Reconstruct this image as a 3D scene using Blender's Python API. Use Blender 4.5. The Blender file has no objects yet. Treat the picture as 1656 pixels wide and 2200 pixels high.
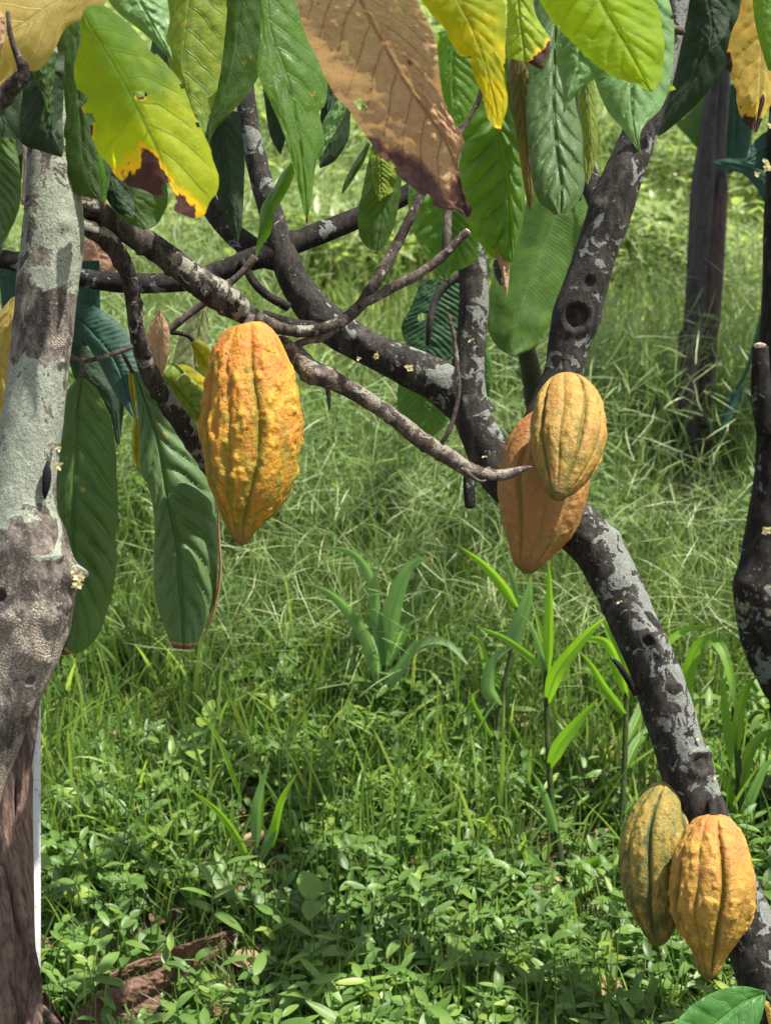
import bpy, math, random
import numpy as np
from mathutils import Vector
random.seed(7)
R = math.radians
SC = bpy.context.scene
COL = SC.collection

# ------------------------------------------------------------------ camera, world, sun, exposure
H = 1.35                 # camera height
PITCH = R(22.0)          # looking down
F = 3489.0               # focal length in photo pixels (1656 x 2200)
cam_d = bpy.data.cameras.new('camera'); cam = bpy.data.objects.new('camera', cam_d); COL.objects.link(cam)
cam.location = (0, 0, H); cam.rotation_euler = (R(90) - PITCH, 0, 0)
cam_d.sensor_fit = 'VERTICAL'; cam_d.sensor_height = 24; cam_d.sensor_width = 18
cam_d.lens = 24 * F / 2200
cam_d.clip_start = 0.05; cam_d.clip_end = 500
cam_d.dof.use_dof = True; cam_d.dof.focus_distance = 1.6; cam_d.dof.aperture_fstop = 8
SC.camera = cam

SUN = Vector((0.40, 0.06, 0.90)).normalized()      # towards the sun: high, right, a little beyond the tree
world = bpy.data.worlds.new('World'); SC.world = world; world.use_nodes = True
wt = world.node_tree
sky = wt.nodes.new('ShaderNodeTexSky'); sky.sky_type = 'NISHITA'; sky.sun_disc = False
sky.sun_elevation = math.asin(SUN.z); sky.sun_rotation = math.atan2(SUN.x, SUN.y)
hs = wt.nodes.new('ShaderNodeHueSaturation'); hs.inputs['Saturation'].default_value = 0.35     # thin cloud veils the blue
wt.links.new(sky.outputs[0], hs.inputs['Color'])
bg = wt.nodes['Background']; wt.links.new(hs.outputs[0], bg.inputs[0]); bg.inputs[1].default_value = 0.105
sd = bpy.data.lights.new('sun', 'SUN'); sun = bpy.data.objects.new('sun', sd); COL.objects.link(sun)
sd.energy = 5.0; sd.angle = R(0.6); sd.color = (1.0, 0.95, 0.86)
sun.rotation_euler = SUN.to_track_quat('Z', 'Y').to_euler(); sun.location = (2, 2, 5)
SC.view_settings.view_transform = 'Standard'; SC.view_settings.look = 'None'
SC.view_settings.exposure = 1.5; SC.view_settings.gamma = 1.0; SC.view_settings.use_curve_mapping = False
SC.cycles.max_bounces = 7; SC.cycles.transparent_max_bounces = 8; SC.cycles.diffuse_bounces = 4
SC.cycles.transmission_bounces = 4; SC.cycles.caustics_reflective = False; SC.cycles.caustics_refractive = False

# ------------------------------------------------------------------ geometry of the view: a ray and a distance give a point of the place
CP, SP = math.cos(PITCH), math.sin(PITCH)
FWD = np.array([0, CP, -SP]); RGT = np.array([1.0, 0, 0]); UPV = np.array([0, SP, CP])
def P(x, y, d):
    return np.array([0, 0, H]) + d * (FWD + RGT * ((x - 828) / F) - UPV * ((y - 1100) / F))
def gd(y, z=0.0):                                  # depth at which the ray through row y meets height z
    return (H - z) / (SP + (y - 1100) / F * CP)

# ------------------------------------------------------------------ numpy helpers
def _h(ix, iy, iz, seed):
    n = (ix * 374761393 + iy * 668265263 + iz * 2147483647 + seed * 1274126177) & 0xffffffff
    n = ((n ^ (n >> 13)) * 1274126177) & 0xffffffff
    n = n ^ (n >> 16)
    return (n & 0xffff) / 65535.0
def vnoise(p, seed=0):
    p = np.asarray(p, float); i = np.floor(p).astype(np.int64); f = p - i; f = f * f * (3 - 2 * f)
    r = 0
    for dx in (0, 1):
        for dy in (0, 1):
            for dz in (0, 1):
                w = (f[..., 0] if dx else 1 - f[..., 0]) * (f[..., 1] if dy else 1 - f[..., 1]) * (f[..., 2] if dz else 1 - f[..., 2])
                r = r + w * _h(i[..., 0] + dx, i[..., 1] + dy, i[..., 2] + dz, seed)
    return r
def fbm(p, seed=0, o=3):
    p = np.asarray(p, float); r = 0; a = 0.5; s = 0
    for k in range(o):
        r = r + a * vnoise(p * (2 ** k) + 17.3 * k, seed + k); s += a; a *= 0.5
    return r / s
def resample(pts, n, smooth=True, pw=None):
    pts = np.asarray(pts, float)
    if len(pts) == 2: smooth = False
    if smooth:
        e0 = 2 * pts[0] - pts[1]; e1 = 2 * pts[-1] - pts[-2]
        q = np.vstack([e0, pts, e1]); out = []
        for i in range(len(pts) - 1):
            p0, p1, p2, p3 = q[i], q[i + 1], q[i + 2], q[i + 3]
            for t in np.linspace(0, 1, 16, endpoint=False):
                out.append(0.5 * ((2 * p1) + (-p0 + p2) * t + (2 * p0 - 5 * p1 + 4 * p2 - p3) * t * t + (-p0 + 3 * p1 - 3 * p2 + p3) * t ** 3))
        out.append(pts[-1]); pts = np.array(out)
    k = min(3, pts.shape[1])
    sl = np.linalg.norm(np.diff(pts[:, :2] if pw is None else pts[:, :k], axis=0), axis=1)
    s = np.concatenate([[0], np.cumsum(sl)]); s /= s[-1]
    t = np.linspace(0, 1, n)
    return np.stack([np.interp(t, s, pts[:, c]) for c in range(pts.shape[1])], 1)

def mesh_obj(name, V, Fc, mat, parent=None, attrs=None, smooth=True, origin=None):
    """V Nx3 world points; Fc list or Mx4/Mx3 array. One mesh object."""
    V = np.asarray(V, float)
    me = bpy.data.meshes.new(name)
    Fc = np.asarray(Fc, dtype=np.int32)
    off = np.array(origin if origin is not None else V.mean(0), float)
    me.vertices.add(len(V)); me.vertices.foreach_set('co', (V - off).astype(np.float32).ravel())
    k = Fc.shape[1]
    me.loops.add(Fc.size); me.loops.foreach_set('vertex_index', Fc.ravel())
    me.polygons.add(len(Fc)); me.polygons.foreach_set('loop_start', np.arange(0, Fc.size, k, dtype=np.int32))
    me.polygons.foreach_set('loop_total', np.full(len(Fc), k, dtype=np.int32))
    if smooth: me.polygons.foreach_set('use_smooth', np.ones(len(Fc), dtype=bool))
    me.update(calc_edges=True); me.validate()
    for an, av in (attrs or {}).items():
        a = me.attributes.new(an, 'FLOAT', 'POINT'); a.data.foreach_set('value', np.asarray(av, np.float32).ravel())
    me.materials.append(mat)
    o = bpy.data.objects.new(name, me); COL.objects.link(o)
    if parent is not None:
        o.parent = parent; o.location = off - np.array(world_loc(parent))
    else:
        o.location = off
    return o
def world_loc(o):
    l = Vector(o.location)
    while o.parent is not None:
        o = o.parent; l += Vector(o.location)
    return l
def tag(o, label=None, cat=None, group=None, kind=None):
    if label: o['label'] = label
    if cat: o['category'] = cat
    if group: o['group'] = group
    if kind: o['kind'] = kind
    return o
def thing(name, loc, label, cat, group=None):
    o = bpy.data.objects.new(name, None); COL.objects.link(o); o.location = loc; o.empty_display_size = 0.05
    return tag(o, label, cat, group)

# ------------------------------------------------------------------ node helpers
class NT:
    def __init__(s, name):
        s.m = bpy.data.materials.new(name); s.m.use_nodes = True; s.t = s.m.node_tree; s.t.nodes.clear()
        s.out = s.t.nodes.new('ShaderNodeOutputMaterial')
    def n(s, typ, ins=None, **props):
        nd = s.t.nodes.new(typ)
        for k, v in props.items(): setattr(nd, k, v)
        for k, v in (ins or {}).items():
            sk = nd.inputs[k]
            if isinstance(v, bpy.types.NodeSocket): s.t.links.new(v, sk)
            elif isinstance(v, tuple) and len(v) == 3 and sk.type == 'RGBA': sk.default_value = (*v, 1)
            else: sk.default_value = v
        return nd
    def math(s, op, a, b=0.0, c=0.0, clamp=False):
        return s.n('ShaderNodeMath', {0: a, 1: b, 2: c}, operation=op, use_clamp=clamp).outputs[0]
    def mix(s, f, a, b, blend='MIX'):
        nd = s.n('ShaderNodeMix', data_type='RGBA', blend_type=blend)
        for k, v in ((0, f), (6, a), (7, b)):
            sk = nd.inputs[k]
            if isinstance(v, bpy.types.NodeSocket): s.t.links.new(v, sk)
            elif k == 0: sk.default_value = v
            else: sk.default_value = (*v, 1)
        return nd.outputs[2]
    def ramp(s, f, lo, hi):      # linear step lo..hi
        return s.n('ShaderNodeMapRange', {0: f, 1: lo, 2: hi, 3: 0.0, 4: 1.0}, interpolation_type='SMOOTHSTEP').outputs[0]
    def noise(s, vec, scale, detail=3.0, rough=0.5, dist=0.0):
        return s.n('ShaderNodeTexNoise', {'Vector': vec, 'Scale': scale, 'Detail': detail, 'Roughness': rough, 'Distortion': dist}).outputs['Fac']
    def vor(s, vec, scale, feature='F1', rnd=1.0):
        return s.n('ShaderNodeTexVoronoi', {'Vector': vec, 'Scale': scale, 'Randomness': rnd}, feature=feature).outputs['Distance']
    def obj(s): return s.n('ShaderNodeTexCoord').outputs['Object']
    def attr(s, name): return s.n('ShaderNodeAttribute', attribute_name=name).outputs['Fac']
    def scalev(s, v, sc):
        return s.n('ShaderNodeVectorMath', {0: v, 1: sc}, operation='MULTIPLY').outputs[0]
    def bump(s, h, strength=0.5, dist=0.002, normal=None):
        d = {'Height': h, 'Strength': strength, 'Distance': dist}
        if normal is not None: d['Normal'] = normal
        return s.n('ShaderNodeBump', d).outputs[0]
    def done(s, sock): s.t.links.new(sock, s.out.inputs[0]); return s.m

_mats = {}
def leaf_mat(name, base, mott=None, trans=None, tf=0.42, rough=0.42, vein=None, brown=(0.09, 0.04, 0.028), halo=(0.26, 0.20, 0.02),
             mscale=45, mthr=0.5, mw=0.12, veinw=0.065, spec=0.27, retic=0.25, uk=0.0):
    if name in _mats: return _mats[name]
    t = NT(name); oc = t.obj(); vt = t.attr('vt'); vv = t.attr('vv'); dm = t.attr('dmg')
    av = t.math('ABSOLUTE', vv)
    n1 = t.noise(oc, mscale, 4, 0.6)
    n1 = t.math('ADD', n1, t.math('MULTIPLY', t.math('SUBTRACT', t.attr('uu'), 0.5), uk))
    n2 = t.noise(oc, 160, 3, 0.6)
    col = t.mix(t.ramp(n1, mthr - mw, mthr + mw), base, mott or tuple(c * 1.35 for c in base))
    col = t.mix(t.math('MULTIPLY', t.ramp(n2, 0.35, 0.75), 0.35), col, tuple(c * 0.55 for c in base))
    # veins
    fr = t.math('FRACT', vt)
    dv = t.math('ABSOLUTE', t.math('SUBTRACT', fr, 0.5))
    side = t.ramp(dv, 0.5 - veinw, 0.5 - veinw * 0.25)
    side = t.math('MULTIPLY', side, t.ramp(av, 0.98, 0.75))
    mid = t.ramp(av, 0.045, 0.02)
    vm = t.math('MAXIMUM', side, mid)
    vcol = vein or tuple(min(1, c * 1.7 + 0.02) for c in base)
    col = t.mix(t.math('MULTIPLY', vm, 0.75), col, vcol)
    net = t.vor(t.scalev(oc, (1, 1, 1)), 420, 'DISTANCE_TO_EDGE')
    netm = t.ramp(net, 0.10, 0.0)
    col = t.mix(t.math('MULTIPLY', netm, 0.16), col, vcol)
    # small spots
    sp = t.vor(oc, 75, 'F1'); spn = t.noise(oc, 25, 1)
    spm = t.math('MULTIPLY', t.ramp(sp, 0.11, 0.06), t.ramp(spn, 0.55, 0.6))
    col = t.mix(t.math('MULTIPLY', spm, 0.7), col, brown)
    # browned margin with a yellow halo
    nd = t.math('ADD', dm, t.math('MULTIPLY', t.math('SUBTRACT', t.noise(oc, 80, 7, 0.75), 0.5), 0.75))
    nd = t.math('ADD', nd, t.math('MULTIPLY', t.math('MULTIPLY', side, t.ramp(dm, 0.1, 0.5)), 0.10))
    hal = t.ramp(nd, 0.30, 0.50); br = t.ramp(nd, 0.55, 0.60)
    brc = t.mix(t.ramp(t.noise(oc, 220, 4, 0.7), 0.35, 0.7), brown, tuple(c * 1.9 for c in brown))
    col = t.mix(hal, col, halo); col = t.mix(br, col, brc)
    tcol = t.mix(vm, trans or tuple(min(1, c * 2.6) for c in base), tuple(c * 1.2 for c in (trans or base)))
    tcol = t.mix(t.ramp(n1, mthr - mw, mthr + mw), tcol, tuple(min(1, c * 1.25) for c in (trans or mott or base)))
    tcol = t.mix(hal, tcol, tuple(min(1, c * 1.15) for c in halo)); tcol = t.mix(br, tcol, tuple(c * 1.0 for c in brown))
    hgt = t.math('ADD', t.math('MULTIPLY', vm, -0.8), t.math('ADD', t.math('MULTIPLY', netm, -retic), t.math('MULTIPLY', n2, 0.35)))
    nrm = t.bump(hgt, 0.55, 0.0012)
    rg = t.math('ADD', rough, t.math('MULTIPLY', br, 0.3))
    pb = t.n('ShaderNodeBsdfPrincipled', {'Base Color': col, 'Roughness': rg, 'Normal': nrm, 'Specular IOR Level': spec})
    tb = t.n('ShaderNodeBsdfTranslucent', {'Color': tcol, 'Normal': nrm})
    mx = t.n('ShaderNodeMixShader', {0: tf, 1: pb.outputs[0], 2: tb.outputs[0]})
    _mats[name] = t.done(mx.outputs[0]); return _mats[name]

def bark_mat(name, dark=(0.030, 0.025, 0.021), light=(0.13, 0.105, 0.085), lichen=(0.33, 0.37, 0.31), warm=(0.36, 0.29, 0.20),
             lsc=26, rough=0.85, bs=1.0, along=(1, 1, 0.35)):
    if name in _mats: return _mats[name]
    t = NT(name); oc = t.obj(); lb = t.attr('lich_lit'); wb = t.attr('warm')
    st = t.scalev(oc, along)
    n1 = t.noise(st, 90, 6, 0.65, 0.3); n2 = t.noise(oc, 30, 4, 0.6); n3 = t.noise(oc, 420, 4, 0.7)
    col = t.mix(t.ramp(n1, 0.40, 0.72), dark, light)
    col = t.mix(t.math('MULTIPLY', t.ramp(n3, 0.52, 0.72), 0.55), col, tuple(c * 1.6 for c in light))
    # warm crusty bark
    wm = t.ramp(t.math('ADD', t.noise(oc, 40, 5, 0.65), wb), 0.5, 0.6)
    vo = t.vor(t.n('ShaderNodeVectorMath', {0: oc, 1: t.n('ShaderNodeTexNoise', {'Vector': oc, 'Scale': 120.0}).outputs['Color']}, operation='MULTIPLY_ADD').outputs[0] if False else oc, 520, 'F1')
    wcol = t.mix(t.ramp(vo, 0.62, 0.3), tuple(c * 0.42 for c in warm), warm)
    col = t.mix(t.math('MULTIPLY', wm, 0.85), col, wcol)
    # lichen, also painting the lit side of some limbs: hard edged patches with darker crusty speckle
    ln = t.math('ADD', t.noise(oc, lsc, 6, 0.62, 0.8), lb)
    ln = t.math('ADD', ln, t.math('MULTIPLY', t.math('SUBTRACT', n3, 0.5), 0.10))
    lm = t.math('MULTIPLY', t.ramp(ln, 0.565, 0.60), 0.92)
    rim = t.math('MULTIPLY', t.ramp(ln, 0.575, 0.60), t.ramp(ln, 0.66, 0.61))
    spk = t.ramp(t.noise(oc, 560, 3, 0.7), 0.42, 0.66)
    lcol = t.mix(spk, tuple(c * 0.62 for c in lichen), tuple(min(1, c * 1.12) for c in lichen))
    lcol = t.mix(t.math('MULTIPLY', t.ramp(n2, 0.4, 0.65), 0.45), lcol, tuple(c * 0.65 for c in lichen))
    lcol = t.mix(t.math('MULTIPLY', rim, 0.35), lcol, tuple(min(1, c * 1.35) for c in lichen))
    ring = t.ramp(t.noise(t.scalev(oc, (0.25, 0.25, 2.2)), 60, 3, 0.5), 0.60, 0.66)
    lcol = t.mix(t.math('MULTIPLY', ring, 0.3), lcol, tuple(c * 0.4 for c in lichen))
    col = t.mix(lm, col, lcol)
    ds = t.math('MULTIPLY', t.ramp(t.vor(oc, 210, 'F1'), 0.22, 0.14), t.ramp(t.noise(oc, 48, 2), 0.52, 0.60))
    col = t.mix(t.math('MULTIPLY', ds, 0.85), col, tuple(c * 0.8 for c in dark))
    ws = t.math('MULTIPLY', t.ramp(t.vor(t.scalev(oc, (1.1, 0.9, 1)), 130, 'F1'), 0.13, 0.09), t.ramp(t.noise(oc, 35, 2), 0.5, 0.56))
    col = t.mix(t.math('MULTIPLY', ws, 0.7), col, tuple(min(1, c * 1.3) for c in lichen))
    h = t.math('ADD', t.math('MULTIPLY', n1, 1.2), t.math('ADD', t.math('MULTIPLY', lm, 0.25), t.math('MULTIPLY', n3, 0.5)))
    h = t.math('ADD', h, t.math('MULTIPLY', t.math('MULTIPLY', wm, t.ramp(vo, 0.6, 0.1)), 0.35))
    nrm = t.bump(h, 0.9 * bs, 0.003)
    pb = t.n('ShaderNodeBsdfPrincipled', {'Base Color': col, 'Roughness': rough, 'Normal': nrm, 'Specular IOR Level': 0.12})
    _mats[name] = t.done(pb.outputs[0]); return _mats[name]

def fibre_mat(name, a, b, c, streak=(1, 1, 0.02), rough=0.7, tf=0.0, sc=220):
    if name in _mats: return _mats[name]
    t = NT(name); oc = t.obj()
    s1 = t.noise(t.scalev(oc, streak), sc, 5, 0.7); s2 = t.noise(t.scalev(oc, (1, 1, 0.07)), 60, 4, 0.6, 0.2); s3 = t.noise(oc, 18, 3)
    col = t.mix(t.ramp(s1, 0.35, 0.65), a, b)
    col = t.mix(t.math('MULTIPLY', t.ramp(s2, 0.5, 0.62), 0.8), col, c)
    col = t.mix(t.math('MULTIPLY', t.ramp(s3, 0.5, 0.7), 0.6), col, tuple(x * 0.35 for x in a))
    nrm = t.bump(t.math('ADD', s1, s2), 0.7, 0.003)
    pb = t.n('ShaderNodeBsdfPrincipled', {'Base Color': col, 'Roughness': rough, 'Normal': nrm, 'Specular IOR Level': 0.3})
    sh = pb.outputs[0]
    if tf:
        tb = t.n('ShaderNodeBsdfTranslucent', {'Color': col}); sh = t.n('ShaderNodeMixShader', {0: tf, 1: sh, 2: tb.outputs[0]}).outputs[0]
    _mats[name] = t.done(sh); return _mats[name]

def pod_mat(name, main, second, green, gthr=0.6, top=None, rough=0.55):
    t = NT(name); oc = t.obj(); fu = t.attr('fur'); al = t.attr('along'); wt_ = t.attr('wart')
    n1 = t.noise(oc, 42, 4, 0.6); n2 = t.noise(t.scalev(oc, (1, 1, 0.3)), 110, 4, 0.65); n3 = t.noise(oc, 520, 3, 0.6)
    col = t.mix(t.ramp(n1, 0.35, 0.65), main, second)
    col = t.mix(t.math('MULTIPLY', t.ramp(wt_, 0.45, 0.8), 0.45), col, tuple(min(1, c * 1.35) for c in main))
    g = t.math('ADD', t.math('MULTIPLY', fu, 0.34), n2)
    g = t.math('ADD', g, t.math('MULTIPLY', t.math('SUBTRACT', al, 0.5), 0.16))
    col = t.mix(t.math('MULTIPLY', t.ramp(g, gthr, gthr + 0.18), 0.85), col, green)
    if top: col = t.mix(t.math('MULTIPLY', t.math('MULTIPLY', t.ramp(al, 0.5, 0.1), t.ramp(n1, 0.4, 0.6)), 0.7), col, top)
    col = t.mix(t.math('MULTIPLY', t.ramp(al, 0.90, 0.985), 0.6), col, (0.09, 0.07, 0.02))
    d1 = t.math('MULTIPLY', t.ramp(t.vor(t.scalev(oc, (1, 1, 0.45)), 110, 'F1'), 0.17, 0.09), t.ramp(t.noise(oc, 30, 3), 0.57, 0.62))
    col = t.mix(t.math('MULTIPLY', d1, 0.9), col, (0.03, 0.018, 0.008))
    d2 = t.math('MULTIPLY', t.ramp(n2, 0.66, 0.74), t.ramp(fu, 0.2, 0.7))
    col = t.mix(t.math('MULTIPLY', d2, 0.75), col, (0.05, 0.035, 0.012))
    col = t.mix(t.math('MULTIPLY', t.ramp(n3, 0.6, 0.75), 0.3), col, tuple(c * 0.45 for c in main))
    h = t.math('ADD', t.math('MULTIPLY', t.noise(oc, 170, 5, 0.65), 1.0), t.math('MULTIPLY', n3, 0.5))
    nrm = t.bump(h, 0.8, 0.0028)
    pb = t.n('ShaderNodeBsdfPrincipled', {'Base Color': col, 'Roughness': rough, 'Normal': nrm, 'Specular IOR Level': 0.3,
                                          'Subsurface Weight': 0.06, 'Subsurface Radius': (0.01, 0.006, 0.002), 'Subsurface Scale': 0.4})
    return t.done(pb.outputs[0])

def grass_mat(name, stops, tf=0.35, rough=0.45, tboost=1.9, spec=0.5):
    t = NT(name); rn = t.attr('rnd'); ln = t.attr('len')
    cr = t.n('ShaderNodeValToRGB', {0: rn}); el = cr.color_ramp.elements
    while len(el) < len(stops): el.new(0.5)
    for e, (p, c) in zip(el, stops): e.position = p; e.color = (*c, 1)
    oc = t.obj()
    col = t.mix(t.math('MULTIPLY', t.noise(oc, 9, 2), 0.5), cr.outputs[0], (0.02, 0.045, 0.012))
    col = t.mix(t.math('MULTIPLY', t.ramp(ln, 0.8, 1.0), 0.4), col, (0.30, 0.26, 0.10))
    pb = t.n('ShaderNodeBsdfPrincipled', {'Base Color': col, 'Roughness': rough, 'Specular IOR Level': spec})
    tc = t.n('ShaderNodeMix', {0: 1.0, 6: col, 7: (tboost, tboost * 0.98, tboost * 0.7, 1)}, data_type='RGBA', blend_type='MULTIPLY').outputs[2]
    tb = t.n('ShaderNodeBsdfTranslucent', {'Color': tc})
    return t.done(t.n('ShaderNodeMixShader', {0: tf, 1: pb.outputs[0], 2: tb.outputs[0]}).outputs[0])

# ------------------------------------------------------------------ shape builders
def grid_faces(nr, nc, wrap=False):
    r = np.arange(nr - 1)[:, None]; c = np.arange(nc if wrap else nc - 1)[None, :]
    a = r * nc + c; b = r * nc + (c + 1) % nc; d = (r + 1) * nc + c; e = (r + 1) * nc + (c + 1) % nc
    return np.stack([a, b, e, d], -1).reshape(-1, 4)

def build_leaf(L, M, Rr, d, mat, parent, el=0.012, er=0.012, bow=0.0, q=0.003, N=10, slant=0.20, rag=0.02, dmg=(), bites=(), tipd=0.0,
               edge=0.0, label=None, name='leaf', wav=0.004, rows=110, hc=15, seed=None, holes=True, crump=0.0, curl=0.0, pet=None):
    seed = seed if seed is not None else int(abs(M[0][0] * 7 + M[0][1] * 3 + L[0][1])) % 997
    d0, d1 = d if isinstance(d, tuple) else (d, d)
    Ls, Ms, Rs = (resample(k, rows) for k in (L, M, Rr))
    u = np.linspace(0, 1, rows)
    dd = d0 + (d1 - d0) * u + bow * np.sin(np.pi * u)
    vs = np.linspace(-1, 1, 2 * hc + 1)
    U, Vv = np.meshgrid(u, vs, indexing='ij'); A = np.abs(Vv)
    en = fbm(np.stack([u * 26, np.full(rows, 3.1), np.full(rows, seed)], 1), 5, 4) - 0.35
    en2 = fbm(np.stack([u * 26, np.full(rows, 9.1), np.full(rows, seed)], 1), 8, 4) - 0.35
    eL = 1 - rag * 2 * np.clip(en, 0, 1); eR = 1 - rag * 2 * np.clip(en2, 0, 1)
    sc = np.where(Vv < 0, eL[:, None], eR[:, None]); Ae = A * sc
    E = np.where((Vv < 0)[..., None], Ls[:, None, :], Rs[:, None, :])
    xy = Ms[:, None, :] + (E - Ms[:, None, :]) * Ae[..., None]
    eo = np.where(Vv < 0, el, er)
    wid = np.where(Vv < 0, np.linalg.norm(Ls - Ms, axis=1)[:, None], np.linalg.norm(Rs - Ms, axis=1)[:, None]); wmax = max(wid.max(), 1)
    dep = dd[:, None] + eo * (wid / wmax) * (A ** 1.25) - curl * np.sin(np.pi * A) * (wid / wmax)
    nz = fbm(np.stack([U * 5, Vv * 1.2, np.full_like(U, seed)], -1), 3, 2) - 0.5
    dep = dep + wav * 2 * nz * (0.3 + A)
    phase = U * N - slant * N * (A ** 1.15) * 1.0 + np.where(Vv < 0, 0.0, 0.35) + 3.0
    phase = phase + (fbm(np.stack([U * 6, Vv * 2 + 5, np.full_like(U, seed + 0.5)], -1), 13, 2) - 0.5) * 0.6
    fr = phase - np.floor(phase)
    q = q * (0.25 + 1.5 * fbm(np.stack([U * 3.5, Vv * 1.5, np.full_like(U, seed + 9.5)], -1), 15, 2))
    quilt = np.sqrt(np.clip(1 - (2 * fr - 1) ** 2, 0, 1)) * np.sin(np.pi * np.clip(A, 0, 1)) ** 0.6 * np.clip(wid / wmax, 0, 1)
    dep = dep - q * quilt + q * 0.6 * np.exp(-(A / 0.05) ** 2) + (fbm(np.stack([U * 14, Vv * 4, np.full_like(U, seed + 3.5)], -1), 31, 3) - 0.5) * 0.0035 + crump * (0.5 - np.abs(fbm(np.stack([U * 22 + 3, Vv * 7, np.full_like(U, seed + 1.5)], -1), 41, 3) - 0.5) * 2)
    x, y = xy[..., 0], xy[..., 1]
    W = (np.array([0, 0, H])[None, None] + dep[..., None] * (FWD + RGT * ((x - 828) / F)[..., None] - UPV * ((y - 1100) / F)[..., None]))
    D = np.zeros_like(U)
    if name == 'leaf' and rows == 110 and wmax > 38 and N < 20 and holes:
        hr = np.random.default_rng(seed); asp = Ls.shape[0] and (np.linalg.norm(np.diff(Ms, axis=0), axis=1).sum() / wmax)
        for k in range(hr.integers(2, 6)):
            ru_ = hr.uniform(0.003, 0.010); edge_ = hr.random() < .5; hb = (hr.uniform(.15, .92), hr.choice([-1, 1]) * (1.0 if edge_ else hr.uniform(.2, .9)), ru_, ru_ * asp)
            if edge_: bites = tuple(bites) + (hb,)          # a nibbled margin; elsewhere only a browned spot
            D = np.maximum(D, 0.80 - 0.30 * np.sqrt(((U - hb[0]) / (ru_ * 1.2)) ** 2 + ((Vv - hb[1]) / (ru_ * asp * 1.2)) ** 2))
    for (bu, bv, ru, rv) in dmg:
        D = np.maximum(D, 1.28 - 0.66 * np.sqrt(((U - bu) / ru) ** 2 + ((Vv - bv) / rv) ** 2))
    if tipd: D = np.maximum(D, np.clip((U - (1 - tipd)) / tipd, 0, 1) * 0.9)
    if edge: D = np.maximum(D, np.clip((A - (1 - edge)) / edge, 0, 1) * 0.75)
    fc = grid_faces(rows, 2 * hc + 1)
    if bites:
        n = fbm(np.stack([U * 40, Vv * 12, np.full_like(U, seed)], -1), 2, 2).ravel()
        dead = np.zeros(U.size, bool)
        for (bu, bv, ru, rv) in bites:
            dead |= (np.sqrt(((U - bu) / ru) ** 2 + ((Vv - bv) / rv) ** 2).ravel() + (n - 0.5) * 0.9) < 1
        fc = fc[~dead[fc].any(1)]
    o = mesh_obj(name, W.reshape(-1, 3), fc, mat, parent, {'vt': phase, 'vv': Vv, 'dmg': D, 'uu': U}, origin=W[0, hc])
    if label: o['label'] = label
    return o

def tube_geo(P3, Rd, seg, cap=True):
    n = len(P3); T = np.gradient(P3, axis=0); T /= np.linalg.norm(T, axis=1)[:, None]
    ref = np.array([0.0, -1.0, 0.0]); N = np.zeros_like(P3)
    v = ref - T[0] * np.dot(ref, T[0]); v /= np.linalg.norm(v); N[0] = v
    for i in range(1, n):
        v = N[i - 1] - T[i] * np.dot(N[i - 1], T[i]); N[i] = v / np.linalg.norm(v)
    B = np.cross(T, N)
    a = np.linspace(0, 2 * np.pi, seg, endpoint=False)
    dirs = N[:, None, :] * np.cos(a)[None, :, None] + B[:, None, :] * np.sin(a)[None, :, None]
    return T, dirs, a

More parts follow.
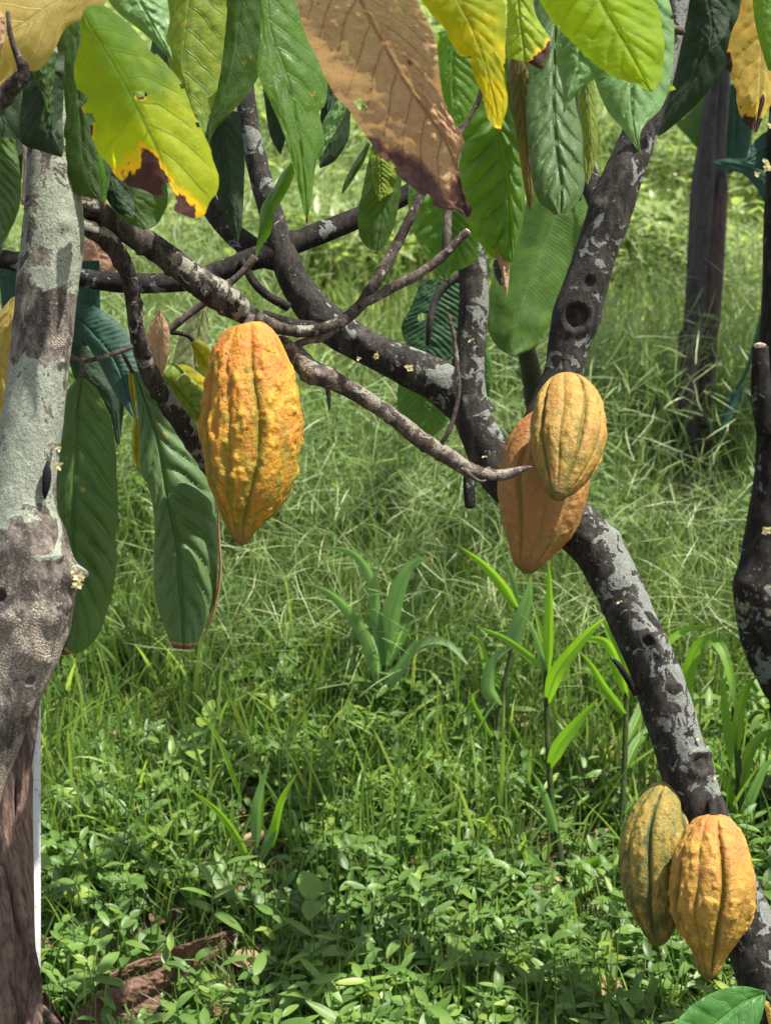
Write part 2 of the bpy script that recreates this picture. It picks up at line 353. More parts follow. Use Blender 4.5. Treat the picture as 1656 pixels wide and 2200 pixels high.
def build_tube(st, mat, parent, name='branch', seg=40, step=0.004, noise=(0.10, 22), bumps=(), lich_lit=-0.02, warm=-0.5, lit_dir=None, lit_k=0.0,
               flute=None, seed=1, label=None, rough_top=0.0):
    """st: (x, y, depth, radius in photo pixels) down the limb."""
    st = np.asarray(st, float)
    W = np.array([P(a, b, c) for a, b, c, _ in st[:, :4]]); rr = st[:, 3] * st[:, 2] / F
    lb = np.broadcast_to(np.asarray(lich_lit, float), (len(st),)); wb = np.broadcast_to(np.asarray(warm, float), (len(st),))
    data = np.column_stack([W, rr, lb, wb])
    ln = np.linalg.norm(np.diff(W, axis=0), axis=1).sum()
    n = int(min(700, max(8, ln / step)))
    dt = resample(data, n, True, pw=3)
    P3, Rd = dt[:, :3], np.maximum(dt[:, 3], 0.0006)
    T, dirs, a = tube_geo(P3, Rd, seg)
    base = P3[:, None, :] + dirs * Rd[:, None, None]
    f = (fbm(base * noise[1], seed, 4) - 0.5) * 2 * noise[0] + (fbm(base * noise[1] * 5, seed + 9, 3) - 0.5) * noise[0] * 0.5
    rad = Rd[:, None] * (1 + f)
    rdg = 1 - np.abs(2 * fbm(np.stack([base[..., 0] * 60, base[..., 1] * 60, base[..., 2] * 22], -1), seed + 3, 3) - 1) * 2
    rad = rad * (1 + noise[0] * 0.35 * np.clip(rdg, 0, 1) * (1 if noise[0] > 0.055 else 0))
    if mat.name in ('bark_twig', 'bark_branch'):
        sl = np.concatenate([[0], np.cumsum(np.linalg.norm(np.diff(P3, axis=0), axis=1))]); rg = np.random.default_rng(seed * 7 + 1)
        for c0 in np.arange(rg.uniform(0.005, .02), sl[-1], 0.021):
            c0 += rg.uniform(-.008, .008); rad = rad * (1 + rg.uniform(.06, .22) * np.exp(-((sl - c0) / 0.0028) ** 2)[:, None] * (0.55 + 0.45 * np.cos(a - rg.uniform(0, 6.28)))[None, :])
    if flute: rad = rad * (1 + flute[1] * np.abs(np.sin(a * flute[0] / 2))[None, :])
    V = P3[:, None, :] + dirs * rad[..., None]
    hole = np.zeros(rad.shape)
    for (bx, by, br, hh) in bumps:
        bd = np.interp(by, *(lambda s: (s[:, 1], s[:, 2]))(st[np.argsort(st[:, 1])]))
        c = P(bx, by, bd); rel = V - c; vw = c - np.array([0, 0, H]); vw = vw / np.linalg.norm(vw)
        perp = rel - (rel @ vw)[..., None] * vw; ds = np.linalg.norm(perp, axis=-1); front = (dirs @ vw) < 0.1
        R0 = br * bd / F; g = np.where(front, np.exp(-(ds / R0) ** 2 * 1.6), 0)
        if hh < 0:
            g = np.where(front, 1 / (1 + np.exp((ds / R0 - 0.8) * 14)), 0); rim = np.where(front, np.exp(-((ds / R0 - 1.15) / 0.25) ** 2), 0)
            V = V + dirs * (hh * g + abs(hh) * 0.14 * rim)[..., None]; hole = np.maximum(hole, g)
        else: V = V + dirs * (hh * g)[..., None]
    lv = np.broadcast_to(dt[:, 4][:, None], rad.shape).copy(); wv = np.broadcast_to(dt[:, 5][:, None], rad.shape).copy()
    if lit_dir is not None: lv = lv + lit_k * (dirs @ (np.asarray(lit_dir, float) / np.linalg.norm(lit_dir)))  # paler lichen toward one side, putting the sun's lit side into the colour
    lv = lv - np.clip(hole * 2.5, 0, 1) * 0.5; wv = wv - hole * 0.8
    Vf = V.reshape(-1, 3); fc = grid_faces(n, seg, True)
    # end caps: a fan of shrinking rings so that everything stays quads
    capsV = [Vf]; idx = len(Vf); capF = [fc]; la = [lv.ravel()]; wa = [wv.ravel()]
    for end, sgn in ((0, -1), (n - 1, 1)):
        prev = np.arange(seg) + end * seg
        for k, s in enumerate((0.7, 0.35, 0.02)):
            ring = P3[end] + (V[end] - P3[end]) * s + T[end] * sgn * Rd[end] * (0.12 + 0.1 * k) * (1 if rough_top == 0 else 0.3)
            capsV.append(ring); cur = np.arange(seg) + idx; idx += seg
            j = np.roll(np.arange(seg), -1)
            q = np.stack([prev, prev[j], cur[j], cur], 1)
            if sgn < 0: q = q[:, ::-1]
            capF.append(q); prev = cur; la.append(lv[end]); wa.append(wv[end])
    o = mesh_obj(name, np.vstack(capsV), np.vstack(capF), mat, parent, {'lich_lit': np.concatenate(la), 'warm': np.concatenate(wa)}, origin=P3[0])
    if label: o['label'] = label
    return o

def build_pod(st, d, mat, label, rot=0.0, warts=1.0, furrow=1.0, tilt=0.0, stalk=None, bark=None, seed=3, spots=()):
    """st: (x, y, radius px) from the stalk end to the tip"""
    st = np.asarray(st, float); n = 190; seg = 200
    s = resample(st, n); t = np.linspace(0, 1, n)
    dd = d + tilt * (t - 0.35)
    C = np.array([P(a, b, c) for a, b, c in zip(s[:, 0], s[:, 1], dd)]); Rd = s[:, 2] * dd / F
    T, dirs, a = tube_geo(C, Rd, seg)
    env = np.clip(np.minimum(t / 0.10, (1 - t) / 0.10), 0, 1) ** 0.6
    w = (a + rot)[None, :] + 0.05 * np.sin(t * 9 + seed)[:, None]
    k5 = np.abs(np.sin(5 * w)); near = (1 - k5) ** 3.0
    deep = 0.55 + 0.45 * np.cos(5 * w)          # alternate furrows are shallower
    deep = np.clip(deep, 0.25, 1)
    prof = 1 - furrow * 0.13 * near * deep * env[:, None] + (0.02 * furrow * (k5 - 0.5) + 0.012 * warts * (np.abs(np.sin(10 * w + 1.1 * np.sin(t * 7)[:, None])) - 0.5)) * env[:, None]
    base = C[:, None, :] + dirs * Rd[:, None, None]
    zz = T.mean(0); st_ = base - (base @ zz)[..., None] * zz * 0.35
    wn = fbm(st_ * 165, seed, 2); wn2 = fbm(st_ * 60, seed + 4, 2)
    wart = np.clip((wn - 0.42) * 3.4, 0, 1) * np.clip((wn2 - 0.30) * 3.5, 0.2, 1) * (1 - near * 0.7)
    fine = fbm(st_ * 430, seed + 2, 2) - 0.5
    big = fbm(base * 26, seed + 8, 2) - 0.5
    rad = Rd[:, None] * prof * (1 + 0.05 * big * env[:, None]) + warts * (0.0020 * wart + 0.0006 * fine) * env[:, None] + warts * 0.0010 * (wn2 - 0.5) * env[:, None]
    V = C[:, None, :] + dirs * rad[..., None]
    pod = thing('cacao_pod', C[0], label, 'cacao pod', 'ripe cacao pods on the tree')
    fc = grid_faces(n, seg, True)
    Vf = np.vstack([V.reshape(-1, 3), C[0][None], C[-1][None] + T[-1] * Rd[-1] * 0.5])
    i0, i1 = n * seg, n * seg + 1; j = np.arange(seg); j2 = (j + 1) % seg
    c0 = np.stack([np.full(seg, i0), j2, j, j], 1); c1 = np.stack([np.full(seg, i1), (n - 1) * seg + j, (n - 1) * seg + j2, (n - 1) * seg + j2], 1)
    # triangles for caps: merge as separate tri mesh would split the husk, so rings shrink instead
    r0 = C[0] + (V[0] - C[0]) * 0.05; r1 = C[-1] + (V[-1] - C[-1]) * 0.05 + T[-1] * Rd[-1] * 0.5
    Vf = np.vstack([V.reshape(-1, 3), r0, r1]); a0 = n * seg; a1 = a0 + seg
    f0 = np.stack([j2, j, a0 + j, a0 + j2], 1); f1 = np.stack([(n - 1) * seg + j, (n - 1) * seg + j2, a1 + j2, a1 + j], 1)
    fur = (near * deep * env[:, None]); al = np.broadcast_to(t[:, None], fur.shape)
    at = {'fur': np.concatenate([fur.ravel(), np.zeros(2 * seg)]), 'along': np.concatenate([al.ravel(), np.zeros(seg), np.ones(seg)]),
          'wart': np.concatenate([wart.ravel(), np.zeros(2 * seg)])}
    mesh_obj('husk', Vf, np.vstack([fc, f0, f1]), mat, pod, at, origin=C[n // 2])
    if stalk:
        build_tube(stalk, bark, pod, 'stalk', seg=20, step=0.002, noise=(0.12, 60), lich_lit=-0.5)
    return pod

def ribbons(roots, dirs, side, length, width, bend, rnd, K=6, fold=0.25, taper=1.3, wild=0.0, seed=0, droop=(0, 0, -1)):
    """many blades at once: returns V, F, attrs"""
    n = len(roots); t = np.linspace(0, 1, K)
    rng = np.random.default_rng(seed)
    dr = np.asarray(droop, float)
    L = length[:, None, None]
    ctr = roots[:, None, :] + dirs[:, None, :] * L * t[None, :, None] + dr * (bend[:, None, None] * L * (t ** 2)[None, :, None])
    if wild > 0:
        ph = rng.uniform(0, 6.28, (n, 1)); am = rng.normal(0, wild, (n, 1, 1))
        ctr = ctr + side[:, None, :] * am * L * (np.sin(ph + t[None, :] * 3.5) - np.sin(ph))[..., None]
    w = width[:, None] * (np.clip(t + 0.12, 0, 1) ** 0.35 * (1 - t ** taper) + 0.03)[None, :]
    tan = np.gradient(ctr, axis=1); nrm = np.cross(tan, side[:, None, :]); nrm /= (np.linalg.norm(nrm, axis=-1, keepdims=True) + 1e-9)
    cols = []
    for s_, f_ in ((-1, 1), (0, 0), (1, 1)):
        cols.append(ctr + side[:, None, :] * (s_ * w)[..., None] + nrm * (f_ * fold * w)[..., None])
    V = np.stack(cols, 2)                       # n, K, 3, 3
    f = grid_faces(K, 3); Fc = (f[None] + (np.arange(n) * K * 3)[:, None, None]).reshape(-1, 4)
    rn = np.broadcast_to(rnd[:, None, None], (n, K, 3)); ln = np.broadcast_to(t[None, :, None], (n, K, 3))
    return V.reshape(-1, 3), Fc, rn.ravel(), ln.ravel()

def leaflets(base, fwd, up, length, width, rnd, curl, K=7, hc=2, ovate=0.42, fold=0.22, tip=1.0, wavy=0.1):
    """many small broad leaves at once"""
    n = len(base); t = np.linspace(0, 1, K)
    side = np.cross(fwd, up); side /= np.linalg.norm(side, axis=1, keepdims=True) + 1e-9
    up = np.cross(side, fwd)
    shape = (t ** 0.62) * ((1 - t) ** (ovate * 2)) ; shape = shape / shape.max(); shape[-1] = 0.0; shape[0] = 0.05
    vs = np.linspace(-1, 1, 2 * hc + 1)
    ph = rnd * 40
    L = length[:, None, None, None]; Wd = width[:, None, None, None]
    tt = t[None, :, None, None]; vv = vs[None, None, :, None]; sh = shape[None, :, None, None]
    z = fold * np.abs(vv) * sh * Wd - curl[:, None, None, None] * L * tt ** 2 + wavy * Wd * np.sin(tt * 7 + ph[:, None, None, None]) * np.abs(vv)
    V = base[:, None, None, :] + fwd[:, None, None, :] * L * tt + side[:, None, None, :] * (vv * sh * Wd) + up[:, None, None, :] * z
    f = grid_faces(K, 2 * hc + 1); Fc = (f[None] + (np.arange(n) * K * (2 * hc + 1))[:, None, None]).reshape(-1, 4)
    rn = np.broadcast_to(rnd[:, None, None], (n, K, 2 * hc + 1)); ln = np.broadcast_to((t * 0.75)[None, :, None], (n, K, 2 * hc + 1))
    return V.reshape(-1, 3), Fc, rn.ravel(), ln.ravel()

def join(parts):
    V, Fc, a, b = [], [], [], []; off = 0
    for v, f, r, l in parts:
        V.append(v); Fc.append(f + off); a.append(r); b.append(l); off += len(v)
    return np.vstack(V), np.vstack(Fc), {'rnd': np.concatenate(a), 'len': np.concatenate(b)}
# ------------------------------------------------------------------ ground
t = NT('soil'); oc = t.obj(); n1 = t.noise(oc, 3, 5, 0.6); n2 = t.noise(oc, 40, 4, 0.7)
c = t.mix(t.ramp(n1, 0.35, 0.65), (0.045, 0.045, 0.022), (0.065, 0.065, 0.03)); c = t.mix(t.ramp(n2, 0.40, 0.6), c, (0.075, 0.05, 0.032))
soil = t.done(t.n('ShaderNodeBsdfPrincipled', {'Base Color': c, 'Roughness': 0.95, 'Normal': t.bump(n2, 1.0, 0.02)}).outputs[0])
gx = np.concatenate([np.linspace(-60, -6, 12), np.linspace(-5, 5, 101), np.linspace(6, 60, 12)])
gy = np.concatenate([np.linspace(-20, 0, 8), np.linspace(0.2, 12, 119), np.linspace(13, 140, 30)])
def gz(x, y):
    p = np.stack([np.asarray(x) * 0.9, np.asarray(y) * 0.9, np.zeros_like(np.asarray(x, float))], -1)
    return (fbm(p, 21, 3) - 0.5) * 0.07
GX, GY = np.meshgrid(gx, gy, indexing='ij'); GV = np.stack([GX, GY, gz(GX, GY)], -1).reshape(-1, 3)
tag(mesh_obj('ground', GV, grid_faces(len(gx), len(gy))[:, ::-1], soil), 'dark soil under the grass', kind='structure')

# ------------------------------------------------------------------ grass and low plants
rng = np.random.default_rng(11)
def scatter(n, y0, y1, pw=1.0, hw=0.245, mar=0.2):
    y = y0 + (y1 - y0) * rng.random(n) ** pw
    x = rng.uniform(-1, 1, n) * (hw * y + mar)
    return open_view(np.stack([x, y, gz(x, y)], 1))
def open_view(p):          # nothing tall right in front of the banana stem
    p = p[~((np.abs(p[:, 0] - 0.203 * p[:, 1]) < 0.085) & (p[:, 1] > 3.12) & (p[:, 1] < 3.66) & (rng.random(len(p)) < 0.93))]
    for (rx, ry0, ry1) in ((0.232, 1.80, 2.12), (0.31, 1.80, 2.12), (-0.175, 1.86, 2.12)):                                     # thin patches in front of the tall grass plants
        p = p[~((np.abs(p[:, 0] - rx) < 0.035) & (p[:, 1] > ry0) & (p[:, 1] < ry1) & (rng.random(len(p)) < 0.8))]
    lit = (p[:, 0] > -0.43) & (p[:, 0] < -0.17) & (p[:, 1] > 1.42) & (p[:, 1] < 1.86)        # dead leaves lie here
    return p[~(lit & (rng.random(len(p)) < 0.52))]
def keep(p, thr, sc, seed, inv=False):
    v = fbm(np.stack([p[:, 0] * sc, p[:, 1] * sc, np.zeros(len(p))], 1), seed, 2)
    m = v > thr
    return p[~m] if inv else p[m]
def rdirs(n, spread):
    a = rng.uniform(0, 2 * np.pi, n); s = np.abs(rng.normal(0, spread, n))
    d = np.stack([np.cos(a) * s, np.sin(a) * s, np.ones(n)], 1); d /= np.linalg.norm(d, axis=1)[:, None]
    b = rng.uniform(0, np.pi, n); sd = np.stack([np.cos(b), np.sin(b) * 0.6, np.zeros(n)], 1)
    sd -= d * (sd * d).sum(1)[:, None]; sd /= np.linalg.norm(sd, axis=1)[:, None]
    return d, sd
def blades(p, l0, l1, w0, w1, spread, b0, b1, wild=0.0, K=6, rnd=None, sd=0):
    n = len(p); d, s = rdirs(n, spread)
    return ribbons(p, d, s, rng.uniform(l0, l1, n), rng.uniform(w0, w1, n), rng.uniform(b0, b1, n), np.clip(rng.random(n) * 0.8 + np.clip((p[:, 1] - 3.6) / 6, 0, 0.3), 0, 1) if rnd is None else rnd, K=K, wild=wild, seed=sd)  # blades turn paler with distance, far brightness put into the colour

g_stops = [(0.0, (0.035, 0.075, 0.012)), (0.35, (0.068, 0.125, 0.028)), (0.7, (0.12, 0.185, 0.045)), (0.90, (0.24, 0.31, 0.10)), (1.0, (0.38, 0.38, 0.18))]
M_grass = grass_mat('grass_blade', g_stops, tf=0.44, tboost=1.9)
M_wisp = grass_mat('grass_stalk', [(0.0, (0.07, 0.14, 0.03)), (0.5, (0.12, 0.20, 0.05)), (0.85, (0.24, 0.32, 0.11)), (1.0, (0.50, 0.48, 0.27))], tf=0.25)
M_broad = grass_mat('weed_leaf', [(0.0, (0.05, 0.11, 0.024)), (0.4, (0.10, 0.19, 0.036)), (0.8, (0.16, 0.27, 0.045)), (1.0, (0.30, 0.38, 0.06))], tf=0.44, rough=0.46, spec=0.4, tboost=1.9)

# meadow of grass blades, dense and fading with distance
parts = [
    blades(scatter(12000, 1.5, 2.8), 0.06, 0.17, 0.0016, 0.0038, 0.45, 0.1, 0.6, sd=1),
    blades(scatter(28000, 2.5, 4.6), 0.10, 0.26, 0.0018, 0.0040, 0.40, 0.1, 0.6, sd=2),
]
V, Fc, at = join(parts)
tag(mesh_obj('grass', V, Fc, M_grass, None, at, origin=(0, 0, 0)), 'green grass blades growing under and behind the cacao trees', 'grass', kind='stuff')

M_meadow = grass_mat('meadow_blade_lit', [(0.0, (0.08, 0.13, 0.035)), (0.35, (0.14, 0.21, 0.055)), (0.75, (0.24, 0.31, 0.10)), (1.0, (0.42, 0.43, 0.22))], tf=0.55, tboost=1.75)  # far blades coloured lighter to carry sun and haze
parts = [
    blades(scatter(30000, 4.2, 9.5, 1.2), 0.12, 0.30, 0.0028, 0.007, 0.5, 0.1, 0.7, K=5, rnd=None, sd=3),
    blades(scatter(24000, 9, 22, 1.2), 0.16, 0.38, 0.006, 0.014, 0.55, 0.1, 0.6, K=4, sd=4),
    blades(scatter(9000, 22, 60, 1.3), 0.3, 0.6, 0.02, 0.05, 0.5, 0.1, 0.4, K=4, sd=5),
]
V, Fc, at = join(parts)
tag(mesh_obj('meadow_grass', V, Fc, M_meadow, None, at, origin=(0, 0, 0)), 'meadow grass coloured pale as if sunlit, far behind the cacao trees', 'grass', kind='stuff')

# wispy crabgrass stalks with spreading fingers
def wisps(p, h0, h1, w):
    n = len(p); d, s = rdirs(n, 0.38); h = rng.uniform(h0, h1, n); b = rng.uniform(0.0, 0.25, n); rn = rng.random(n)
    out = [ribbons(p, d, s, h, np.full(n, w), b, rn * 0.8, K=7, taper=9, wild=0.10, seed=int(h0 * 100))]
    top = p + d * h[:, None] + np.array([0, 0, -1.0]) * (b * h)[:, None]
    for k in range(4):
        m = rng.random(n) < 0.75
        dd, ss = rdirs(m.sum(), 1.1); dd[:, 2] = np.abs(dd[:, 2]) * rng.uniform(-0.2, 1.2, m.sum()); dd /= np.linalg.norm(dd, axis=1)[:, None]
        out.append(ribbons(top[m], dd, ss, rng.uniform(0.05, 0.13, m.sum()), np.full(m.sum(), w * 1.1), rng.uniform(0, 0.25, m.sum()), 0.45 + 0.5 * rng.random(m.sum()), K=4, taper=7, wild=0.05, seed=k))
    return out
parts = wisps(keep(scatter(1700, 2.3, 3.1), 0.42, 1.5, 5), 0.14, 0.30, 0.0008) + wisps(keep(scatter(5200, 2.9, 4.8), 0.40, 1.3, 8), 0.22, 0.46, 0.0011) + \
    wisps(keep(scatter(3200, 4.6, 8.5), 0.45, 0.7, 8), 0.28, 0.5, 0.0014) + wisps(keep(scatter(1200, 8, 14), 0.5, 0.4, 8), 0.3, 0.5, 0.0024)
V, Fc, at = join(parts)
tag(mesh_obj('wild_grass_stalks', V, Fc, M_wisp, None, at, origin=(0, 0, 0)), 'pale thin tangled seed stalks above the green grass', 'grass', kind='stuff')

# broad leaved ground cover: stems with opposite leaf pairs
def weeds(p, h0, h1, l0, l1, ratio, K=7, hc=2, ovate=0.42, nn=5, rlo=0.0, rhi=1.0):
    n = len(p); d, s = rdirs(n, 0.35); h = rng.uniform(h0, h1, n); b = rng.uniform(0, 0.2, n)
    out = [ribbons(p, d, s, h, np.full(n, 0.0012), b, np.full(n, 0.3), K=5, taper=9, seed=2)]
    az = rng.uniform(0, 6.28, n); prn = rng.random(n)
    for k in range(nn):
        f = 0.35 + 0.65 * (k + rng.random(n) * 0.4) / (nn - 0.6); f = np.clip(f, 0, 1)
        pos = p + d * (h * f)[:, None] + np.array([0, 0, -1.0]) * (b * h * f ** 2)[:, None]
        for sg in (0, np.pi):
            m = rng.random(n) < 0.85; a = az + k * 1.57 + sg + rng.normal(0, 0.25, n)
            el = rng.normal(0.35, 0.30, n)
            fw = np.stack([np.cos(a) * np.cos(el), np.sin(a) * np.cos(el), np.sin(el)], 1)
            up = np.stack([-np.cos(a) * np.sin(el), -np.sin(a) * np.sin(el), np.cos(el)], 1) + rng.normal(0, 0.18, (n, 3))
            ll = rng.uniform(l0, l1, n) * (1.0 - 0.35 * f)
            out.append(leaflets(pos[m], fw[m], up[m], ll[m], (ll * ratio * rng.uniform(0.8, 1.2, n))[m], np.clip(rlo + (rhi - rlo) * (0.5 * prn + 0.5 * rng.random(n)), 0, 1)[m],
                                rng.uniform(0.05, 0.45, n)[m], K=K, hc=hc, ovate=ovate))
    return out
parts = weeds(keep(scatter(1350, 1.5, 2.10), 0.36, 4.0, 61), 0.03, 0.11, 0.030, 0.052, 0.18, nn=4) + \
    weeds(keep(scatter(520, 1.5, 2.2), 0.50, 5.0, 62), 0.03, 0.09, 0.026, 0.045, 0.33, ovate=0.5, nn=3) + \
    weeds(keep(scatter(260, 1.5, 2.3), 0.5, 4.0, 63), 0.06, 0.15, 0.045, 0.070, 0.14, nn=4, rlo=.2) + \
    weeds(keep(scatter(60, 1.5, 2.6), 0.45, 4.0, 64), 0.05, 0.12, 0.050, 0.078, 0.27, nn=2, rlo=.55) + \
    weeds(keep(scatter(1000, 2.05, 3.1), 0.48, 3.0, 65), 0.04, 0.13, 0.030, 0.055, 0.15) + \
    weeds(keep(scatter(1500, 3.0, 5.2), 0.52, 1.1, 9), 0.08, 0.24, 0.05, 0.08, 0.18, K=5)
V, Fc, at = join(parts)
tag(mesh_obj('ground_cover', V, Fc, M_broad, None, at, origin=(0, 0, 0)), 'low leafy weeds with paired oval leaves covering the soil', 'weeds', kind='stuff')
parts = weeds(keep(scatter(4600, 5.0, 10.5), 0.40, 0.6, 4), 0.2, 0.42, 0.07, 0.13, 0.18, K=5, hc=1, rlo=.5) + \
    weeds(keep(scatter(3400, 10, 24), 0.40, 0.3, 3), 0.2, 0.5, 0.14, 0.26, 0.20, K=4, hc=1, rlo=.6)
M_far = grass_mat('meadow_leaf_lit', [(0.0, (0.09, 0.15, 0.035)), (0.4, (0.14, 0.21, 0.05)), (0.8, (0.24, 0.32, 0.09)), (1.0, (0.40, 0.44, 0.18))], tf=0.5, rough=0.42, tboost=1.8)  # weed colours lightened for the sun and haze of the far field
V, Fc, at = join(parts)
tag(mesh_obj('meadow_weeds', V, Fc, M_far, None, at, origin=(0, 0, 0)), 'meadow weeds coloured pale as if sunlit, far behind the trees', 'weeds', kind='stuff')
# dead leaf bits and straw lying on the soil
M_bits = grass_mat('dead_bits', [(0.0, (0.07, 0.04, 0.025)), (0.5, (0.16, 0.095, 0.055)), (1.0, (0.34, 0.24, 0.14))], tf=0.1, rough=0.8, tboost=1.0, spec=0.2)
p_ = scatter(2600, 1.4, 3.2); n_ = len(p_); p_[:, 2] += rng.uniform(0.002, 0.03, n_); az = rng.uniform(0, 6.28, n_)
fw = np.stack([np.cos(az), np.sin(az), rng.normal(0, .15, n_)], 1); fw /= np.linalg.norm(fw, axis=1)[:, None]
ln_ = rng.uniform(0.02, 0.07, n_)
V, Fc, r_, l_ = leaflets(p_, fw, np.tile([0, 0, 1.0], (n_, 1)) + rng.normal(0, .2, (n_, 3)), ln_, ln_ * rng.choice([.06, .25, .35], n_), rng.random(n_), rng.uniform(-.2, .3, n_), K=5, hc=1)
tag(mesh_obj('leaf_litter', V, Fc, M_bits, None, {'rnd': r_, 'len': l_ * 0}, origin=(0, 0, 0)), 'brown bits of dead leaves and straw on the soil', 'leaf litter', kind='stuff')
# lance shaped grass leaves
parts = []
for (y0, y1, n_, l0, l1, w0, w1) in ((1.5, 2.2, 2600, 0.06, 0.18, 0.0016, 0.0040), (1.95, 3.1, 9500, 0.08, 0.24, 0.0018, 0.0046), (1.9, 3.0, 700, 0.16, 0.34, 0.004, 0.0065), (3.4, 7, 4500, 0.15, 0.40, 0.004, 0.010), (7, 16, 4500, 0.2, 0.5, 0.01, 0.022)):
    p_ = scatter(n_, y0, y1); parts.append(blades(p_, l0, l1, w0, w1, 0.45, 0.15, 0.8, K=8, rnd=0.25 + 0.72 * rng.random(len(p_)), sd=int(y0 * 7)))
V, Fc, at = join(parts)
tag(mesh_obj('broad_grass', V, Fc, M_broad, None, at, origin=(0, 0, 0)), 'wider arching grass blades among the low weeds', 'grass', kind='stuff')

M_glint = grass_mat('leaf_glint', [(0, (0.62, 0.60, 0.50)), (1, (0.75, 0.55, 0.50))], tf=0.2, tboost=1.2)  # pale bits standing in for bright glints on far leaves
p_ = keep(scatter(700, 3.4, 14), 0.5, 0.8, 40); n_ = len(p_); p_ = np.repeat(p_ + np.array([0, 0, 1.0]) * rng.uniform(0.25, 0.5, (n_, 1)), 4, 0); n_ = len(p_)
az = rng.uniform(0, 6.28, n_); fw = np.stack([np.cos(az), np.sin(az), rng.uniform(0, 1, n_)], 1); fw /= np.linalg.norm(fw, axis=1)[:, None]
sz = np.clip(p_[:, 1] * 0.0018, 0.006, 0.02)
V, Fc, r_, l_ = leaflets(p_, fw, np.tile([0, 0, 1.0], (n_, 1)), sz, sz * .3, rng.random(n_), np.zeros(n_), K=4, hc=1)
tag(mesh_obj('glint_specks', V, Fc, M_glint, None, {'rnd': r_, 'len': l_ * 0}, origin=(0, 0, 0)), 'tiny whitish specks put in for leaf glints through the far grass', 'weed flowers', kind='stuff')

# ------------------------------------------------------------------ materials of trees
B_left = bark_mat('bark_left', dark=(0.040, 0.034, 0.030), light=(0.18, 0.155, 0.13), lichen=(0.25, 0.275, 0.215), warm=(0.36, 0.31, 0.245), lsc=28)
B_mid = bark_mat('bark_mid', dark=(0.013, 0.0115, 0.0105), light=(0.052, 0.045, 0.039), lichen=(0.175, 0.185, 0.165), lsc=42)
B_branch = bark_mat('bark_branch', dark=(0.015, 0.012, 0.011), light=(0.085, 0.068, 0.056), lichen=(0.22, 0.21, 0.17), lsc=55)
B_twig = bark_mat('bark_twig', dark=(0.04, 0.030, 0.026), light=(0.125, 0.10, 0.084), lichen=(0.22, 0.20, 0.165), lsc=80, along=(1, 1, 0.6))
B_dark = bark_mat('bark_dark', dark=(0.007, 0.006, 0.0055), light=(0.030, 0.025, 0.022), lichen=(0.15, 0.16, 0.15), lsc=34)
B_cut = fibre_mat('cut_wood', (0.45, 0.33, 0.2), (0.6, 0.48, 0.32), (0.2, 0.12, 0.07), streak=(1, 1, 1))

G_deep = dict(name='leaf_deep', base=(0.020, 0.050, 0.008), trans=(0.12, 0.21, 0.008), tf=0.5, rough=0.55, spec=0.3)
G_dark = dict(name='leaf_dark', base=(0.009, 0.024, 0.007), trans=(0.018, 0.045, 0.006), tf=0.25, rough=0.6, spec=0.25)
G_mid = dict(name='leaf_mid', base=(0.040, 0.10, 0.010), mott=(0.055, 0.12, 0.012), trans=(0.20, 0.38, 0.012), tf=0.5)
G_cool = dict(name='leaf_cool', base=(0.048, 0.095, 0.018), mott=(0.036, 0.076, 0.012), trans=(0.08, 0.18, 0.014), tf=0.30, rough=0.5, spec=0.4, vein=(0.10, 0.19, 0.05))
G_pale = dict(name='leaf_pale', base=(0.10, 0.195, 0.065), mott=(0.12, 0.225, 0.075), trans=(0.16, 0.30, 0.05), tf=0.35, vein=(0.19, 0.29, 0.12))
G_lime = dict(name='leaf_lime', base=(0.15, 0.26, 0.012), mott=(0.19, 0.29, 0.012), trans=(0.44, 0.56, 0.008), tf=0.6, vein=(0.13, 0.24, 0.015), rough=0.55, spec=0.15)
G_yg = dict(name='leaf_yellowgreen', base=(0.045, 0.13, 0.012), mott=(0.27, 0.31, 0.006), trans=(0.46, 0.56, 0.004), tf=0.58, rough=0.55, spec=0.15, vein=(0.05, 0.11, 0.008), mscale=16, mthr=.46, mw=.16, uk=.6,
            halo=(0.80, 0.46, 0.012), brown=(0.060, 0.028, 0.024))
G_yel = dict(name='leaf_yellow', base=(0.15, 0.22, 0.008), mott=(0.44, 0.35, 0.006), trans=(0.60, 0.52, 0.006), tf=0.55, rough=0.6, spec=0.12, uk=.3, vein=(0.16, 0.18, 0.02), mscale=35, halo=(0.95, 0.7, 0.03))
G_oli = dict(name='leaf_olive', base=(0.11, 0.18, 0.02), mott=(0.19, 0.23, 0.02), trans=(0.28, 0.38, 0.02), tf=0.45, vein=(0.06, 0.08, 0.01), mscale=60)
G_och = dict(name='leaf_ochre', base=(0.29, 0.22, 0.055), mott=(0.33, 0.27, 0.085), trans=(0.5, 0.37, 0.05), tf=0.5, vein=(0.52, 0.40, 0.15), rough=0.6)
G_tan = dict(name='leaf_tan', base=(0.30, 0.20, 0.12), mott=(0.34, 0.22, 0.13), trans=(0.42, 0.25, 0.1), tf=0.4, vein=(0.34, 0.20, 0.12), rough=0.65)
G_brn = dict(name='leaf_brown', base=(0.47, 0.34, 0.14), mott=(0.40, 0.215, 0.125), trans=(0.44, 0.27, 0.11), tf=0.28, vein=(0.15, 0.05, 0.03), rough=0.7, mscale=48, mw=0.20, mthr=0.48, retic=0.8, uk=.3,
             halo=(0.18, 0.085, 0.05), brown=(0.075, 0.042, 0.036), spec=0.3)
G_ban = dict(name='leaf_banana', base=(0.030, 0.072, 0.010), mott=(0.055, 0.11, 0.012), trans=(0.11, 0.20, 0.010), tf=0.36, veinw=0.12, rough=0.62, spec=0.25, vein=(0.04, 0.10, 0.018), retic=0.05)
